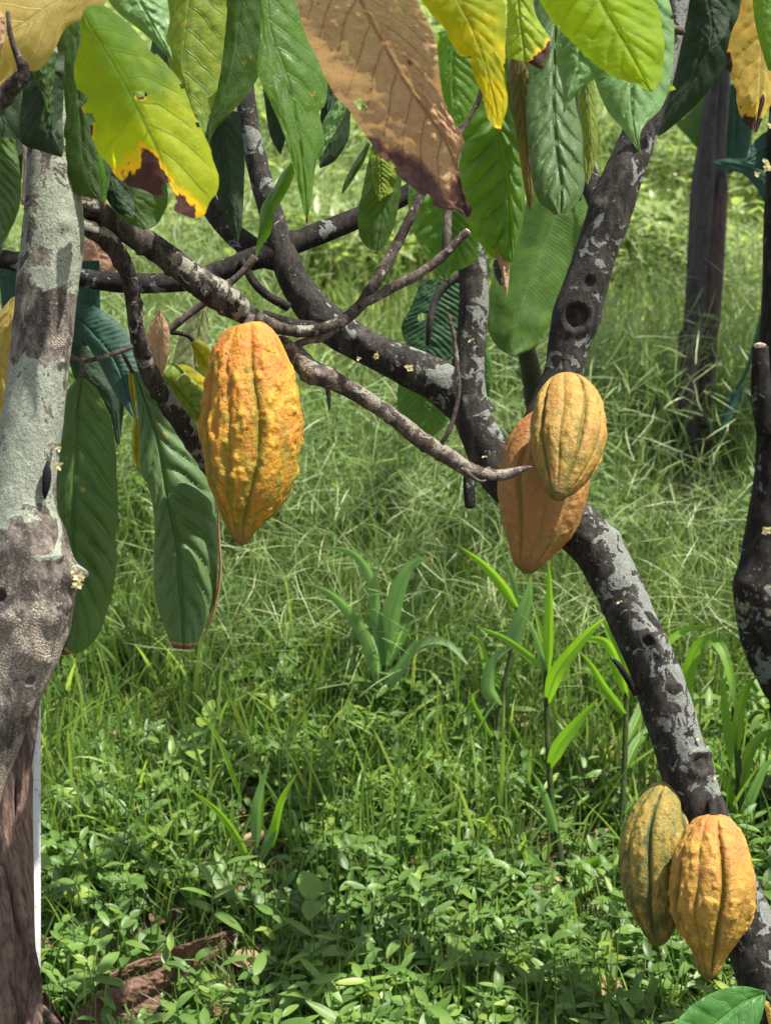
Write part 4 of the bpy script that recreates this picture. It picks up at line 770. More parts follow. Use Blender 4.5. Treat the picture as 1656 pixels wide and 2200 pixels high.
lf(T2, G_yel, [(890, -60), (905, 0), (925, 30), (945, 50), (965, 85), (985, 118), (1000, 125), (1008, 118), (1012, 140), (1018, 165), (1030, 190), (1040, 220), (1045, 250), (1060, 270), (1070, 282)],
   [(960, -60), (985, 0), (1010, 50), (1030, 100), (1045, 150), (1058, 200), (1066, 240), (1072, 284)], [(1050, -60), (1082, 0), (1088, 50), (1086, 110), (1084, 160), (1090, 205), (1088, 235), (1080, 262), (1074, 284)], (1.24, 1.22),
   'bright yellow leaf with a ragged pointed tip', N=10, tipd=.07, rag=.04, q=.003, dmg=[(0.55, -1.05, .04, .2), (0.78, -1.05, .03, .12)])
lf(T2, dict(G_oli, name='leaf_oli2', halo=(0.7, 0.42, 0.02), brown=(0.05, 0.022, 0.018), base=(0.16, 0.26, 0.02), mott=(0.26, 0.32, 0.02), trans=(0.4, 0.5, 0.02)), [(1088, -60), (1088, 30), (1087, 90), (1088, 126)], [(1110, -60), (1115, 30), (1122, 80), (1128, 132)], [(1140, -60), (1148, 20), (1160, 50), (1178, 75), (1182, 110), (1165, 148), (1134, 135)], 1.26,
   'yellow green leaf with a burnt black margin', N=6, dmg=[(0.9, .8, .14, .30), (.75, 1.0, .12, .2)], rag=.05, bites=[(0.8, 1.0, .03, .12)])
lf(T2, G_lime, [(1130, -60), (1155, 0), (1170, 25), (1192, 55), (1225, 88), (1255, 118), (1290, 148), (1325, 168), (1360, 180), (1396, 196)], [(1270, -70), (1292, 0), (1318, 48), (1345, 95), (1372, 145), (1398, 197)],
   [(1375, -70), (1402, -10), (1418, 30), (1423, 70), (1428, 110), (1422, 140), (1424, 160), (1412, 184), (1400, 197)], (1.20, 1.18), 'broad lime green sunlit leaf', N=8, q=.005, rag=.03, el=.015, er=.02, slant=.25, tipd=.03)
lf(T2, G_pale, [(1205, 40), (1194, 90), (1196, 130), (1204, 170), (1209, 205), (1209, 242)], [(1240, 30), (1244, 90), (1242, 145), (1225, 195), (1210, 242)], [(1285, 30), (1310, 100), (1300, 150), (1262, 180), (1235, 205), (1212, 243)], 1.29, 'smaller pale green leaf with pointed tip', N=6, q=.0035)
lf(T2, G_pale, [(1300, -60), (1285, 60), (1274, 150), (1284, 195), (1305, 240), (1335, 275), (1360, 310), (1378, 337)], [(1365, -60), (1362, 60), (1357, 150), (1356, 220), (1362, 280), (1378, 338)],
   [(1420, -60), (1442, 20), (1448, 70), (1446, 130), (1436, 190), (1418, 235), (1385, 268), (1373, 298), (1378, 336)], (1.33, 1.30), 'broad pale green leaf with a hooked tip', N=10, q=.005, tipd=.03)
lf(T2, dict(G_oli, name='leaf_oli3', base=(0.13, 0.18, 0.03), trans=(0.22, 0.28, 0.02)), [(1245, 150), (1242, 220), (1250, 290), (1252, 350), (1258, 392)], [(1260, 150), (1262, 220), (1268, 300), (1264, 350), (1260, 394)], [(1275, 150), (1278, 210), (1284, 280), (1280, 340), (1263, 395)], 1.40, 'narrow olive leaf', q=.002)
lf(T2, G_cool, [(1150, 0), (1138, 120), (1130, 230), (1134, 320), (1145, 400), (1158, 435), (1175, 448), (1190, 462)], [(1195, 0), (1190, 120), (1188, 230), (1195, 320), (1205, 400), (1204, 460)], [(1240, 0), (1232, 120), (1236, 220), (1252, 290), (1257, 350), (1252, 410), (1232, 445), (1212, 460)], (1.56, 1.5),
   'quilted dull green leaf hanging beside the forked branch', q=.006, N=9, slant=.16)
lf(T2, dict(G_oli, name='leaf_brownish', base=(0.12, 0.085, 0.02), mott=(0.10, 0.10, 0.02), trans=(0.25, 0.18, 0.02)), [(1090, 100), (1095, 200), (1110, 300), (1125, 400), (1135, 450)], [(1115, 90), (1120, 200), (1130, 300), (1138, 400), (1137, 452)], [(1150, 90), (1150, 200), (1152, 300), (1152, 400), (1139, 452)], 1.58, 'brownish yellow withered leaf')
lf(T2, G_mid, [(1010, 200), (990, 260), (983, 330), (985, 400), (995, 450), (1008, 490), (1030, 525), (1058, 553), (1097, 562)], [(1050, 200), (1070, 280), (1085, 350), (1092, 420), (1097, 490), (1100, 562)], [(1090, 200), (1100, 250), (1118, 290), (1128, 350), (1128, 410), (1124, 470), (1112, 520), (1103, 562)], (1.62, 1.60),
   'large green leaf with strong side veins', q=.012, N=8, slant=.16, rag=.03)
lf(T2, dict(G_mid, name='leaf_mid2', base=(0.05, 0.145, 0.035)), [(880, 370), (876, 430), (884, 490), (905, 530), (925, 560), (942, 585), (958, 608)], [(930, 360), (950, 430), (965, 490), (975, 550), (962, 609)], [(985, 380), (1005, 450), (1022, 500), (1030, 550), (1000, 575), (972, 585), (964, 609)], (1.66, 1.62), 'crumpled light green leaf behind the thin twigs', q=.011, N=9, tipd=.08, wav=.012)
lf(T2, dict(G_deep, name='leaf_patch'), [(802, 300), (790, 350), (778, 410), (768, 470), (775, 515), (805, 545)], [(825, 300), (826, 380), (820, 460), (808, 546)], [(845, 310), (862, 370), (858, 430), (848, 480), (830, 525), (811, 546)], 1.6, 'dark leaf with a pale torn patch', q=.003, tipd=.06)
lf(T2, G_oli, [(798, 335), (798, 370), (802, 400), (812, 430)], [(815, 330), (818, 370), (818, 405), (815, 432)], [(840, 335), (852, 375), (845, 410), (818, 432)], 1.59, 'pale torn patch', rag=.08, q=.002)
lf(T2, G_mid, [(940, 70), (935, 140), (945, 220), (978, 275)], [(975, 60), (972, 150), (975, 230), (980, 276)], [(1010, 60), (1030, 130), (1030, 190), (1008, 245), (983, 277)], 1.42, 'backlit green leaf behind the yellow leaf')
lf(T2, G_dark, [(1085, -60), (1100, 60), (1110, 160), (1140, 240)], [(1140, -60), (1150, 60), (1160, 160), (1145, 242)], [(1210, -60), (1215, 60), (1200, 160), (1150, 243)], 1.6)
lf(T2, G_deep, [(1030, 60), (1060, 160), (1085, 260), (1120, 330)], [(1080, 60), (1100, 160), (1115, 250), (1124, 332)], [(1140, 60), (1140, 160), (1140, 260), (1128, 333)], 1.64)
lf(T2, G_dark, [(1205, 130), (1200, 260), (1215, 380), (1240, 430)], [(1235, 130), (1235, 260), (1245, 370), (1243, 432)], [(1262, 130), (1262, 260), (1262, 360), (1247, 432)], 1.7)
lf(T2, G_tan, [(1058, 545), (1068, 560), (1078, 590), (1086, 634)], [(1070, 545), (1078, 565), (1083, 595), (1088, 636)], [(1090, 540), (1094, 565), (1093, 600), (1090, 636)], 1.60, 'shrivelled pale leaf tip', N=3, q=0, rag=.1)
lf(T2, G_tan, [(1112, 245), (1118, 262), (1122, 290), (1122, 312)], [(1114, 242), (1122, 262), (1126, 290), (1124, 313)], [(1116, 242), (1127, 265), (1130, 292), (1126, 313)], 1.59, N=3, q=0)
lf(T2, G_deep, [(790, 305), (770, 335), (752, 365), (738, 395), (734, 415)], [(792, 308), (776, 340), (758, 370), (743, 398), (735, 416)], [(795, 311), (783, 345), (765, 375), (749, 400), (736, 417)], 1.58, 'thin folded dark leaf', N=5, q=.001)
lf(T2, G_lime, [(1395, 175), (1400, 185), (1402, 196)], [(1403, 180), (1412, 188), (1418, 200)], [(1440, 180), (1450, 192), (1420, 202)], 1.9)

# unseen leaves added above the picture to shade pods and dapple weeds
crg = np.random.default_rng(5)
cp = np.stack([crg.uniform(-0.9, 1.9, 900), crg.uniform(0.9, 3.4, 900), crg.uniform(1.62, 2.35, 900)], 1)
def line_dist(p, c):
    v = p - c; s_ = np.array(SUN); return np.linalg.norm(v - (v @ s_)[:, None] * s_, axis=1)
ok = np.ones(len(cp), bool)
for (x_, y_, d_, r_) in ((300, 240, 1.18, .20), (1310, 80, 1.19, .17), (1040, 120, 1.23, .13), (800, 180, 1.16, .16), (60, 1350, 1.33, .14), (80, 900, 1.33, .13), (1360, 240, 1.31, .12), (900, 1900, 2.1, .22), (450, 1800, 2.1, .34), (900, 1600, 2.5, .25), (190, 1100, 1.44, .13), (380, 1100, 1.53, .14), (700, 2050, 2.0, .3), (1000, 2050, 2.0, .28), (500, 2150, 1.95, .3), (1330, 1250, 1.85, .12), (1180, 1750, 2.2, .18)):
    ok &= line_dist(cp, P(x_, y_, d_)) > r_  # gaps cut along the sun line keep chosen spots lit
cl = np.full(len(cp), 9.0)
for (x_, y_, d_) in ((540, 900, 1.43), (1170, 1000, 1.8), (1480, 1850, 1.82), (560, 400, 1.4), (900, 1150, 2.8)):
    cl = np.minimum(cl, line_dist(cp, P(x_, y_, d_)))
ok &= crg.random(len(cp)) < np.where(cl < 0.18, 0.95, 0.13)  # leaves kept dense on the sun line over spots meant to be shaded
cp = cp[ok]; m_ = len(cp)
az = crg.uniform(0, 6.28, m_); el_ = crg.uniform(-1.1, -0.1, m_)
fw = np.stack([np.cos(az) * np.cos(el_), np.sin(az) * np.cos(el_), np.sin(el_)], 1); upv = np.array([0, 0, 1.0]) + crg.normal(0, .35, (m_, 3))
v_, f_, r1_, l1_ = leaflets(cp, fw, upv, crg.uniform(.16, .28, m_), crg.uniform(.035, .05, m_), crg.random(m_), crg.uniform(.0, .3, m_), K=8, hc=2)
mesh_obj('shade_crown', v_, f_, M_broad, T2, {'rnd': r1_, 'len': l1_ * 0})

# ================================================================== RIGHT CACAO TREE
T3 = thing('cacao_tree', P(1760, 2100, 2.45), 'nearly black cacao trunk at the right edge with a swollen collar', 'tree', 'cacao trees')
tr = [(1730, -200, 2.3, 34), (1700, 100, 2.3, 34), (1684, 300, 2.3, 36), (1680, 500, 2.3, 40), (1680, 700, 2.3, 46), (1678, 850, 2.3, 56), (1682, 950, 2.3, 56), (1680, 1020, 2.3, 58), (1668, 1110, 2.3, 60), (1655, 1200, 2.3, 62), (1650, 1262, 2.3, 74), (1655, 1320, 2.3, 72), (1662, 1380, 2.31, 66),
      (1690, 1450, 2.32, 62), (1720, 1560, 2.35, 62), (1760, 2100, 2.45, 70)]
build_tube(tr, B_dark, T3, 'trunk', seg=90, step=0.004, noise=(0.06, 18), lich_lit=[-.05] * 10 + [-.03, .0, .08, .02, 0, 0], warm=[-.4] * 10 + [-.06, -.02, -.2, -.3, -.3, -.3], seed=6, bumps=[(1600, 1255, 26, .008)])
build_tube([(1650, 930, 2.27, 24), (1638, 870, 2.26, 23), (1633, 800, 2.25, 20), (1632, 745, 2.25, 18)], B_dark, T3, 'branch', seg=36, step=0.003, noise=(0.12, 30), seed=7, rough_top=1, label='short sawn off stub')
build_tube([(1631, 748, 2.245, 12), (1631, 740, 2.245, 13)], B_cut, T3, 'cut_end', seg=20, step=0.003)
for i, (x, y, r, n) in enumerate(((1645, 1138, 12, 6), (1650, 1262, 6, 2), (1648, 360, 12, 5), (1640, 345, 9, 4), (1652, 270, 9, 4), (1625, 375, 9, 4))):
    flower(T3, x, y, 2.24 if y > 900 else 2.25, r, n, 50 + i)
lf(T3, dict(G_och, name='leaf_spotted', halo=(0.45, 0.28, 0.02), brown=(0.03, 0.014, 0.01), base=(0.34, 0.22, 0.03), mott=(0.25, 0.20, 0.03), trans=(0.55, 0.32, 0.02), tf=.4, vein=(0.2, 0.14, 0.03)), [(1590, -60), (1588, 20), (1570, 70), (1560, 115), (1564, 150), (1578, 190), (1582, 225), (1595, 260), (1618, 282)],
   [(1640, -60), (1640, 60), (1636, 140), (1632, 210), (1622, 284)], [(1700, -60), (1705, 60), (1690, 150), (1665, 210), (1640, 250), (1626, 284)], (1.75, 1.72), 'ochre leaf with black blotches near its tip', N=8, tipd=.28, dmg=[(.55, -1.0, .06, .14), (.85, 0.2, .08, .2)], rag=.04)
lf(T3, G_mid, [(1612, -60), (1618, 30), (1630, 90), (1648, 150)], [(1650, -60), (1655, 40), (1660, 100), (1652, 152)], [(1720, -60), (1720, 40), (1700, 110), (1656, 153)], 1.68, 'bright green leaf at the top right corner', N=6)
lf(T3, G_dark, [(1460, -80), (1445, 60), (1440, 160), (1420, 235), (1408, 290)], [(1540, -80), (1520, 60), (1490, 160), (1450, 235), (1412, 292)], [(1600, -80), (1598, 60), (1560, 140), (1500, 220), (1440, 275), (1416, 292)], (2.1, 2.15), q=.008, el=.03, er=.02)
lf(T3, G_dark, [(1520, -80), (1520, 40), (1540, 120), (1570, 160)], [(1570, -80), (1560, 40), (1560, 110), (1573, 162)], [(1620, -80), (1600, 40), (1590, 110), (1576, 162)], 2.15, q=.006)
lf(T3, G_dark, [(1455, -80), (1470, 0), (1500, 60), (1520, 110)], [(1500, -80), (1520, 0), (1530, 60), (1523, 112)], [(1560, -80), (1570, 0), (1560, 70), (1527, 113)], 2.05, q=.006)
lf(T3, G_bdk, [(1700, 260), (1640, 285), (1612, 315), (1600, 345)], [(1700, 300), (1650, 320), (1615, 340), (1602, 348)], [(1700, 380), (1660, 372), (1625, 362), (1604, 350)], 2.3)

# ================================================================== BANANA PLANTS
F_sheath = fibre_mat('banana_sheath', (0.014, 0.012, 0.011), (0.036, 0.031, 0.029), (0.008, 0.006, 0.005))
F_redbrown = fibre_mat('banana_redbrown', (0.022, 0.011, 0.008), (0.045, 0.027, 0.021), (0.008, 0.005, 0.004))
F_brown = fibre_mat('banana_dead', (0.060, 0.034, 0.024), (0.15, 0.10, 0.075), (0.014, 0.009, 0.007))
dB = gd(985)
BR = thing('banana_plant', P(1492, 985, dB), 'dry grey brown banana stem standing in the grass behind the fork', 'banana plant', 'banana plants')
for k, (st, sd) in enumerate((([(1490, 1010, dB, 40), (1487, 900, dB, 38), (1490, 800, dB, 36), (1503, 700, dB, 33), (1510, 550, dB, 31), (1515, 400, dB, 29), (1530, 300, dB, 27), (1540, 200, dB, 24), (1548, 130, dB, 20)], 1),
                              ([(1475, 1000, dB - .05, 26), (1470, 900, dB - .05, 26), (1476, 800, dB - .05, 24), (1492, 700, dB - .05, 20), (1500, 600, dB - .04, 20), (1512, 450, dB - .03, 20), (1520, 300, dB - .03, 16), (1535, 180, dB - .03, 8)], 2),
                              ([(1505, 1000, dB - .03, 20), (1508, 850, dB - .03, 24), (1520, 700, dB - .03, 24), (1532, 550, dB - .03, 22), (1540, 450, dB - .02, 20), (1548, 400, dB - .02, 14), (1545, 300, dB, 10)], 3))):
    build_tube(st, F_sheath if k != 2 else F_redbrown, BR, 'stem' if k == 0 else 'sheath', seg=60, step=0.008, noise=(0.05, 6), flute=(5, 0.10), seed=sd)
build_leaf([(1466, 705), (1455, 730), (1455, 820), (1462, 900)], [(1478, 700), (1480, 740), (1482, 820), (1478, 905)], [(1492, 705), (1500, 750), (1502, 820), (1490, 905)], dB - .14, fibre_mat('sheath_black', (0.02, 0.016, 0.014), (0.07, 0.05, 0.04), (0.012, 0.01, 0.01)), BR, name='sheath', q=0, rag=.05)
lf(BR, dict(G_ban, name='leaf_ban2', base=(0.03, 0.095, 0.035)), [(1540, 150), (1510, 200), (1470, 250), (1450, 265), (1480, 300), (1505, 330)], [(1548, 160), (1530, 220), (1510, 270), (1505, 332)], [(1560, 170), (1560, 230), (1550, 290), (1510, 334)], (dB + .1, dB), 'broad green banana leaf behind the dry stem', q=.004, N=24, rag=.03)
lf(BR, G_bdk, [(1550, 190), (1545, 250), (1540, 330), (1560, 372)], [(1575, 180), (1580, 250), (1575, 330), (1565, 374)], [(1610, 200), (1615, 260), (1610, 330), (1570, 374)], dB + .15, q=.004, N=24)
lf(BR, G_bdk, [(1720, 460), (1650, 440), (1620, 400), (1590, 372), (1545, 365), (1530, 348)], [(1720, 420), (1660, 395), (1620, 370), (1580, 355), (1531, 346)], [(1720, 380), (1670, 362), (1620, 345), (1580, 340), (1532, 343)], (3.0, 3.1), 'dark pointed banana leaf reaching left across the dry stem', q=.003, N=20)
lf(BR, G_bdk, [(1665, 560), (1648, 620), (1625, 700), (1600, 790), (1578, 835)], [(1668, 565), (1652, 630), (1630, 705), (1604, 792), (1580, 838)], [(1672, 570), (1657, 640), (1636, 712), (1608, 796), (1582, 840)], (3.2, 3.4), 'thin dark drooping banana leaf', q=0, N=10)
lf(BR, G_bdk, [(1590, 830), (1562, 850), (1552, 880), (1545, 930)], [(1592, 832), (1575, 860), (1560, 895), (1547, 932)], [(1594, 834), (1588, 865), (1570, 900), (1549, 933)], 3.4, q=0, N=10)
lf(BR, G_bdk, [(1592, 832), (1605, 850), (1622, 890), (1632, 945)], [(1594, 832), (1615, 852), (1632, 890), (1634, 946)], [(1596, 832), (1625, 850), (1640, 890), (1636, 946)], 3.4, q=0, N=10)
brg = np.random.default_rng(3); c0 = P(1500, 560, 3.8)
for k in range(9):           # extra leaves put in overhead, out of view, to shade the stem
    a_ = brg.uniform(0, 6.28); b_ = c0 + np.array(SUN) * (0.95 + 0.5 * brg.random()) * 1.1 + brg.normal(0, .10, 3) * (1, 1, .5)
    if b_[2] < 1.75: b_[2] = 1.75
    v_, f_, r1_, l1_ = leaflets(b_[None] - 0.3 * np.array([[np.cos(a_), np.sin(a_), 0]]), np.array([[np.cos(a_), np.sin(a_), 0.1]]), np.array([[0, 0, 1.0]]), np.array([brg.uniform(.7, .95)]), np.array([.15]), np.array([.4]), np.array([.15]), K=16, hc=4, ovate=.25)
    mesh_obj('leaf', v_, f_, M_broad, BR, {'rnd': r1_, 'len': l1_ * 0})
# centre plant behind the middle tree
BC = thing('banana_plant', P(1180, 1020, 3.3), 'banana plant behind the middle tree with one broad drooping leaf', 'banana plant', 'banana plants')
lf(BC, G_ban, [(1150, 380), (1120, 460), (1085, 540), (1060, 590), (1045, 650), (1048, 710), (1068, 745), (1095, 764)], [(1215, 380), (1190, 470), (1155, 560), (1125, 640), (1105, 705), (1097, 766)],
   [(1290, 380), (1290, 480), (1270, 560), (1240, 620), (1205, 672), (1170, 712), (1140, 750), (1100, 767)], (2.15, 2.1), 'broad drooping banana leaf between the two forks', q=.0012, N=26, slant=.12, er=.04, el=.03, rag=.015, wav=.01)
lf(BC, dict(G_dark, name='leaf_bdk2', base=(0.018, 0.055, 0.02), tf=.25), [(905, 600), (885, 650), (862, 700), (870, 740), (878, 775)], [(940, 600), (930, 660), (920, 720), (910, 780)], [(1010, 600), (1010, 680), (1000, 740), (950, 785)], 2.2, 'dark torn leaf behind the upright fork', q=.005, N=16, rag=.06, bites=[(0.45, -.35, .05, .12)])
lf(BC, dict(G_ban, name='leaf_ban3', base=(0.04, 0.12, 0.03)), [(860, 800), (852, 850), (858, 900), (885, 935), (910, 945)], [(900, 790), (905, 850), (908, 900), (915, 946)], [(960, 800), (975, 860), (965, 905), (920, 947)], 2.25, 'green leaf under the left limb', q=.004, N=14)
lf(BC, dict(G_ban, name='leaf_ban3'), [(1030, 760), (1035, 800), (1040, 850)], [(1040, 750), (1045, 800), (1046, 852)], [(1052, 750), (1058, 800), (1050, 853)], 2.25, q=.002, N=14)
build_tube([(990, 590, 2.12, 9), (955, 615, 2.12, 9), (932, 650, 2.12, 8), (922, 700, 2.12, 7), (918, 740, 2.13, 5)], F_sheath, BC, 'petiole', seg=20, step=.004)
build_tube([(1165, 430, 2.16, 9), (1135, 500, 2.2, 9), (1100, 560, 2.3, 11), (1120, 700, 2.6, 16), (1150, 850, 3.0, 24), (1180, 1020, 3.3, 30)], F_sheath, BC, 'stem', seg=24, step=.01)
build_leaf([(1060, 560), (1062, 590), (1072, 610)], [(1070, 555), (1078, 585), (1076, 615)], [(1085, 555), (1092, 590), (1080, 617)], 2.05, fibre_mat('sheath_black', (0.02, 0.016, 0.014), (0.07, 0.05, 0.04), (0.012, 0.01, 0.01)), BC, name='sheath', q=0)
# left plant
BL = thing('banana_plant', P(20, 2300, 1.62), 'brown peeling banana stem in the lower left corner', 'banana plant', 'banana plants')
st = [(25, 1380, 1.64, 24), (22, 1480, 1.63, 48), (16, 1600, 1.62, 55), (10, 1750, 1.62, 59), (9, 1900, 1.62, 63), (12, 2050, 1.62, 64), (16, 2200, 1.62, 70), (20, 2600, 1.62, 80)]
build_tube(st, F_brown, BL, 'stem', seg=120, step=0.004, noise=(0.022, 9), flute=(7, 0.05), seed=2)
build_leaf([(-20, 1700), (-10, 1800), (10, 1900), (40, 2020), (60, 2120), (60, 2260)], [(16, 1640), (8, 1760), (32, 1880), (56, 2000), (74, 2110), (80, 2260)], [(34, 1640), (32, 1740), (46, 1860), (66, 1980), (90, 2110), (95, 2260)], 1.575, F_brown, BL, name='sheath', q=0, rag=.02, label='long peeling sheath strip', er=.02)
build_leaf([(-60, 1500), (-40, 1600), (-20, 1760), (-30, 1900)], [(60, 1490), (50, 1560), (20, 1640), (-20, 1740)], [(88, 1490), (80, 1580), (60, 1680), (10, 1800)], 1.60, fibre_mat('sheath_dark', (0.04, 0.03, 0.025), (0.11, 0.08, 0.065), (0.02, 0.014, 0.012)), BL, name='sheath', q=0)
lf(BL, G_bdk, [(150, 560), (150, 640), (155, 720), (165, 740)], [(195, 560), (190, 640), (185, 700), (180, 742)], [(215, 560), (215, 620), (214, 680), (190, 744)], 1.95, 'dark blue green banana leaf behind the branches', N=20)
lf(BL, G_bdk, [(145, 690), (200, 760), (250, 850), (290, 900)], [(145, 660), (200, 715), (250, 780), (292, 900)], [(145, 640), (210, 660), (275, 715), (300, 800), (296, 900)], (1.95, 1.9), 'dark ribbed banana leaf behind the hanging leaf', N=26, slant=.1, q=.004)
lf(BL, G_dark, [(140, 750), (170, 830), (230, 880), (250, 950)], [(150, 730), (190, 800), (240, 860), (255, 955)], [(160, 720), (220, 780), (265, 850), (258, 956)], 2.0, N=20)
lf(BL, G_bdk, [(-20, 540), (0, 620), (10, 700), (40, 760)], [(20, 540), (30, 620), (35, 700), (42, 762)], [(60, 540), (60, 620), (60, 700), (45, 763)], 1.9, N=20)
lf(BL, dict(G_och, name='leaf_pinkish', base=(0.30, 0.14, 0.10), mott=(0.25, 0.16, 0.14), trans=(0.3, 0.15, 0.1)), [(170, 520), (180, 560), (200, 600)], [(200, 510), (215, 550), (215, 602)], [(265, 510), (270, 560), (225, 603)], 2.1, 'faded pink dead leaf behind the branches', N=5)

for (L_, M_, R_, dd) in (([(-40, 1900), (-30, 2000), (-20, 2100), (-20, 2260)], [(-10, 1860), (10, 1990), (18, 2100), (22, 2260)], [(10, 1860), (30, 1980), (36, 2100), (40, 2260)], 1.572),
                         ([(40, 1560), (38, 1640), (30, 1720), (18, 1800)], [(52, 1550), (52, 1640), (44, 1720), (22, 1802)], [(68, 1550), (66, 1640), (56, 1730), (26, 1804)], 1.578),
                         ([(60, 2140), (55, 2180), (60, 2260)], [(76, 2060), (78, 2150), (80, 2260)], [(88, 2080), (93, 2160), (92, 2260)], 1.565)):
    build_leaf(L_, M_, R_, dd, F_brown, BL, name='sheath', q=0, rag=.04, er=.008, el=.008, rows=60, hc=8)
build_tube([(90, 2165, 1.75, 8), (120, 2200, 1.74, 9), (160, 2260, 1.73, 9)], F_brown, BL, 'petiole', seg=16, step=.004)
# pale pole behind the brown stem
WP = thing('wooden_pole', P(70, 2080, 1.72), 'straight whitish weathered pole behind the brown banana stem', 'pole')
t = NT('white_pole'); oc = t.obj(); n1 = t.noise(oc, 160, 4, 0.7); n2 = t.noise(t.scalev(oc, (1, 1, .1)), 60, 3)
c = t.mix(t.ramp(n1, 0.55, 0.68), (0.40, 0.42, 0.41), (0.16, 0.16, 0.15)); c = t.mix(t.math('MULTIPLY', t.ramp(n2, .5, .65), .4), c, (0.26, 0.25, 0.23))
WPM = t.done(t.n('ShaderNodeBsdfPrincipled', {'Base Color': c, 'Roughness': 0.8, 'Normal': t.bump(n1, .5, .001)}).outputs[0])
build_tube([(67, 1440, 1.72, 21), (68, 1700, 1.72, 20), (68, 1900, 1.72, 20), (68, 2080, 1.72, 20), (68, 2300, 1.72, 20)], WPM, WP, 'shaft', seg=40, step=.01, noise=(0.04, 10))
build_tube([(66, 1432, 1.72, 16), (66, 1440, 1.72, 20)], B_cut, WP, 'cut_end', seg=24, step=.003)

# ================================================================== PODS
p_or = pod_mat('pod_orange', (0.35, 0.185, 0.012), (0.31, 0.130, 0.010), (0.15, 0.125, 0.010), 0.47, top=(0.40, 0.11, 0.018))
p_ye = pod_mat('pod_yellow', (0.26, 0.160, 0.026), (0.24, 0.125, 0.024), (0.11, 0.10, 0.014), 0.50)
p_pk = pod_mat('pod_salmon', (0.24, 0.105, 0.024), (0.22, 0.12, 0.025), (0.16, 0.11, 0.022), 0.56, top=(0.28, 0.085, 0.03))
p_gr = pod_mat('pod_green', (0.24, 0.165, 0.026), (0.16, 0.13, 0.024), (0.030, 0.052, 0.016), 0.47)
p_y2 = pod_mat('pod_low', (0.32, 0.185, 0.026), (0.27, 0.135, 0.022), (0.13, 0.10, 0.014), 0.50, top=(0.33, 0.12, 0.03))
build_pod([(532, 697, 22), (533, 702, 40), (534, 715, 55), (535, 740, 70), (536, 770, 82), (538, 810, 93), (541, 860, 101), (542, 910, 104), (541, 960, 102), (538, 1010, 95), (533, 1055, 82), (527, 1090, 63), (523, 1115, 44), (521, 1135, 30), (520, 1153, 21), (520, 1168, 10)],
          1.435, p_or, 'largest warty orange cacao pod hanging from the left branch', rot=0.30, warts=1.5, furrow=1.0, tilt=-0.01, stalk=[(540, 675, 1.45, 9), (537, 688, 1.44, 9), (534, 705, 1.435, 14)], bark=B_twig, seed=3)
build_pod([(1222, 812, 14), (1221, 818, 32), (1220, 832, 50), (1220, 855, 66), (1220, 885, 75), (1220, 920, 79), (1219, 955, 78), (1216, 985, 70), (1211, 1010, 58), (1205, 1035, 42), (1200, 1052, 30), (1197, 1066, 18)],
          1.77, p_ye, 'yellow pod in front of the salmon one, blunt tip turned to the viewer', rot=0.1, warts=0.6, furrow=1.25, tilt=-0.08, stalk=[(1216, 770, 1.91, 10), (1218, 800, 1.84, 9), (1221, 822, 1.785, 11)], bark=B_dark, seed=5)
build_pod([(1196, 870, 14), (1193, 885, 40), (1188, 915, 66), (1180, 955, 86), (1172, 1000, 95), (1167, 1050, 96), (1160, 1100, 87), (1150, 1145, 70), (1140, 1180, 48), (1133, 1205, 34), (1129, 1222, 22), (1127, 1229, 10)],
          1.86, p_pk, 'salmon brown pod half hidden behind the yellow one at the fork', rot=0.5, warts=0.8, furrow=0.9, tilt=-0.03, stalk=[(1190, 850, 1.89, 12), (1194, 875, 1.87, 14)], bark=B_twig, seed=7)
build_pod([(1432, 1680, 12), (1430, 1690, 28), (1424, 1720, 48), (1416, 1760, 64), (1410, 1810, 76), (1408, 1860, 78), (1409, 1910, 74), (1411, 1950, 62), (1412, 1985, 42), (1412, 2010, 28), (1411, 2028, 14)],
          1.87, p_gr, 'green streaked yellow pod tucked behind the leaning trunk low down', rot=0.75, warts=0.7, furrow=1.2, tilt=-0.02, stalk=[(1450, 1665, 1.89, 10), (1436, 1678, 1.87, 12)], bark=B_twig, seed=9)
build_pod([(1534, 1750, 16), (1534, 1757, 34), (1533, 1775, 50), (1532, 1800, 65), (1531, 1835, 79), (1530, 1875, 88), (1530, 1910, 90), (1529, 1950, 86), (1528, 1985, 74), (1526, 2020, 56), (1524, 2050, 37), (1522, 2075, 27), (1521, 2092, 20), (1520, 2102, 9)],
          1.80, p_y2, 'lowest golden pod with deep ridges in front of the leaning trunk', rot=0.02, warts=1.25, furrow=1.5, tilt=-0.02, stalk=[(1525, 1715, 1.87, 10), (1530, 1740, 1.83, 9), (1534, 1760, 1.80, 12)], bark=B_dark, seed=11)

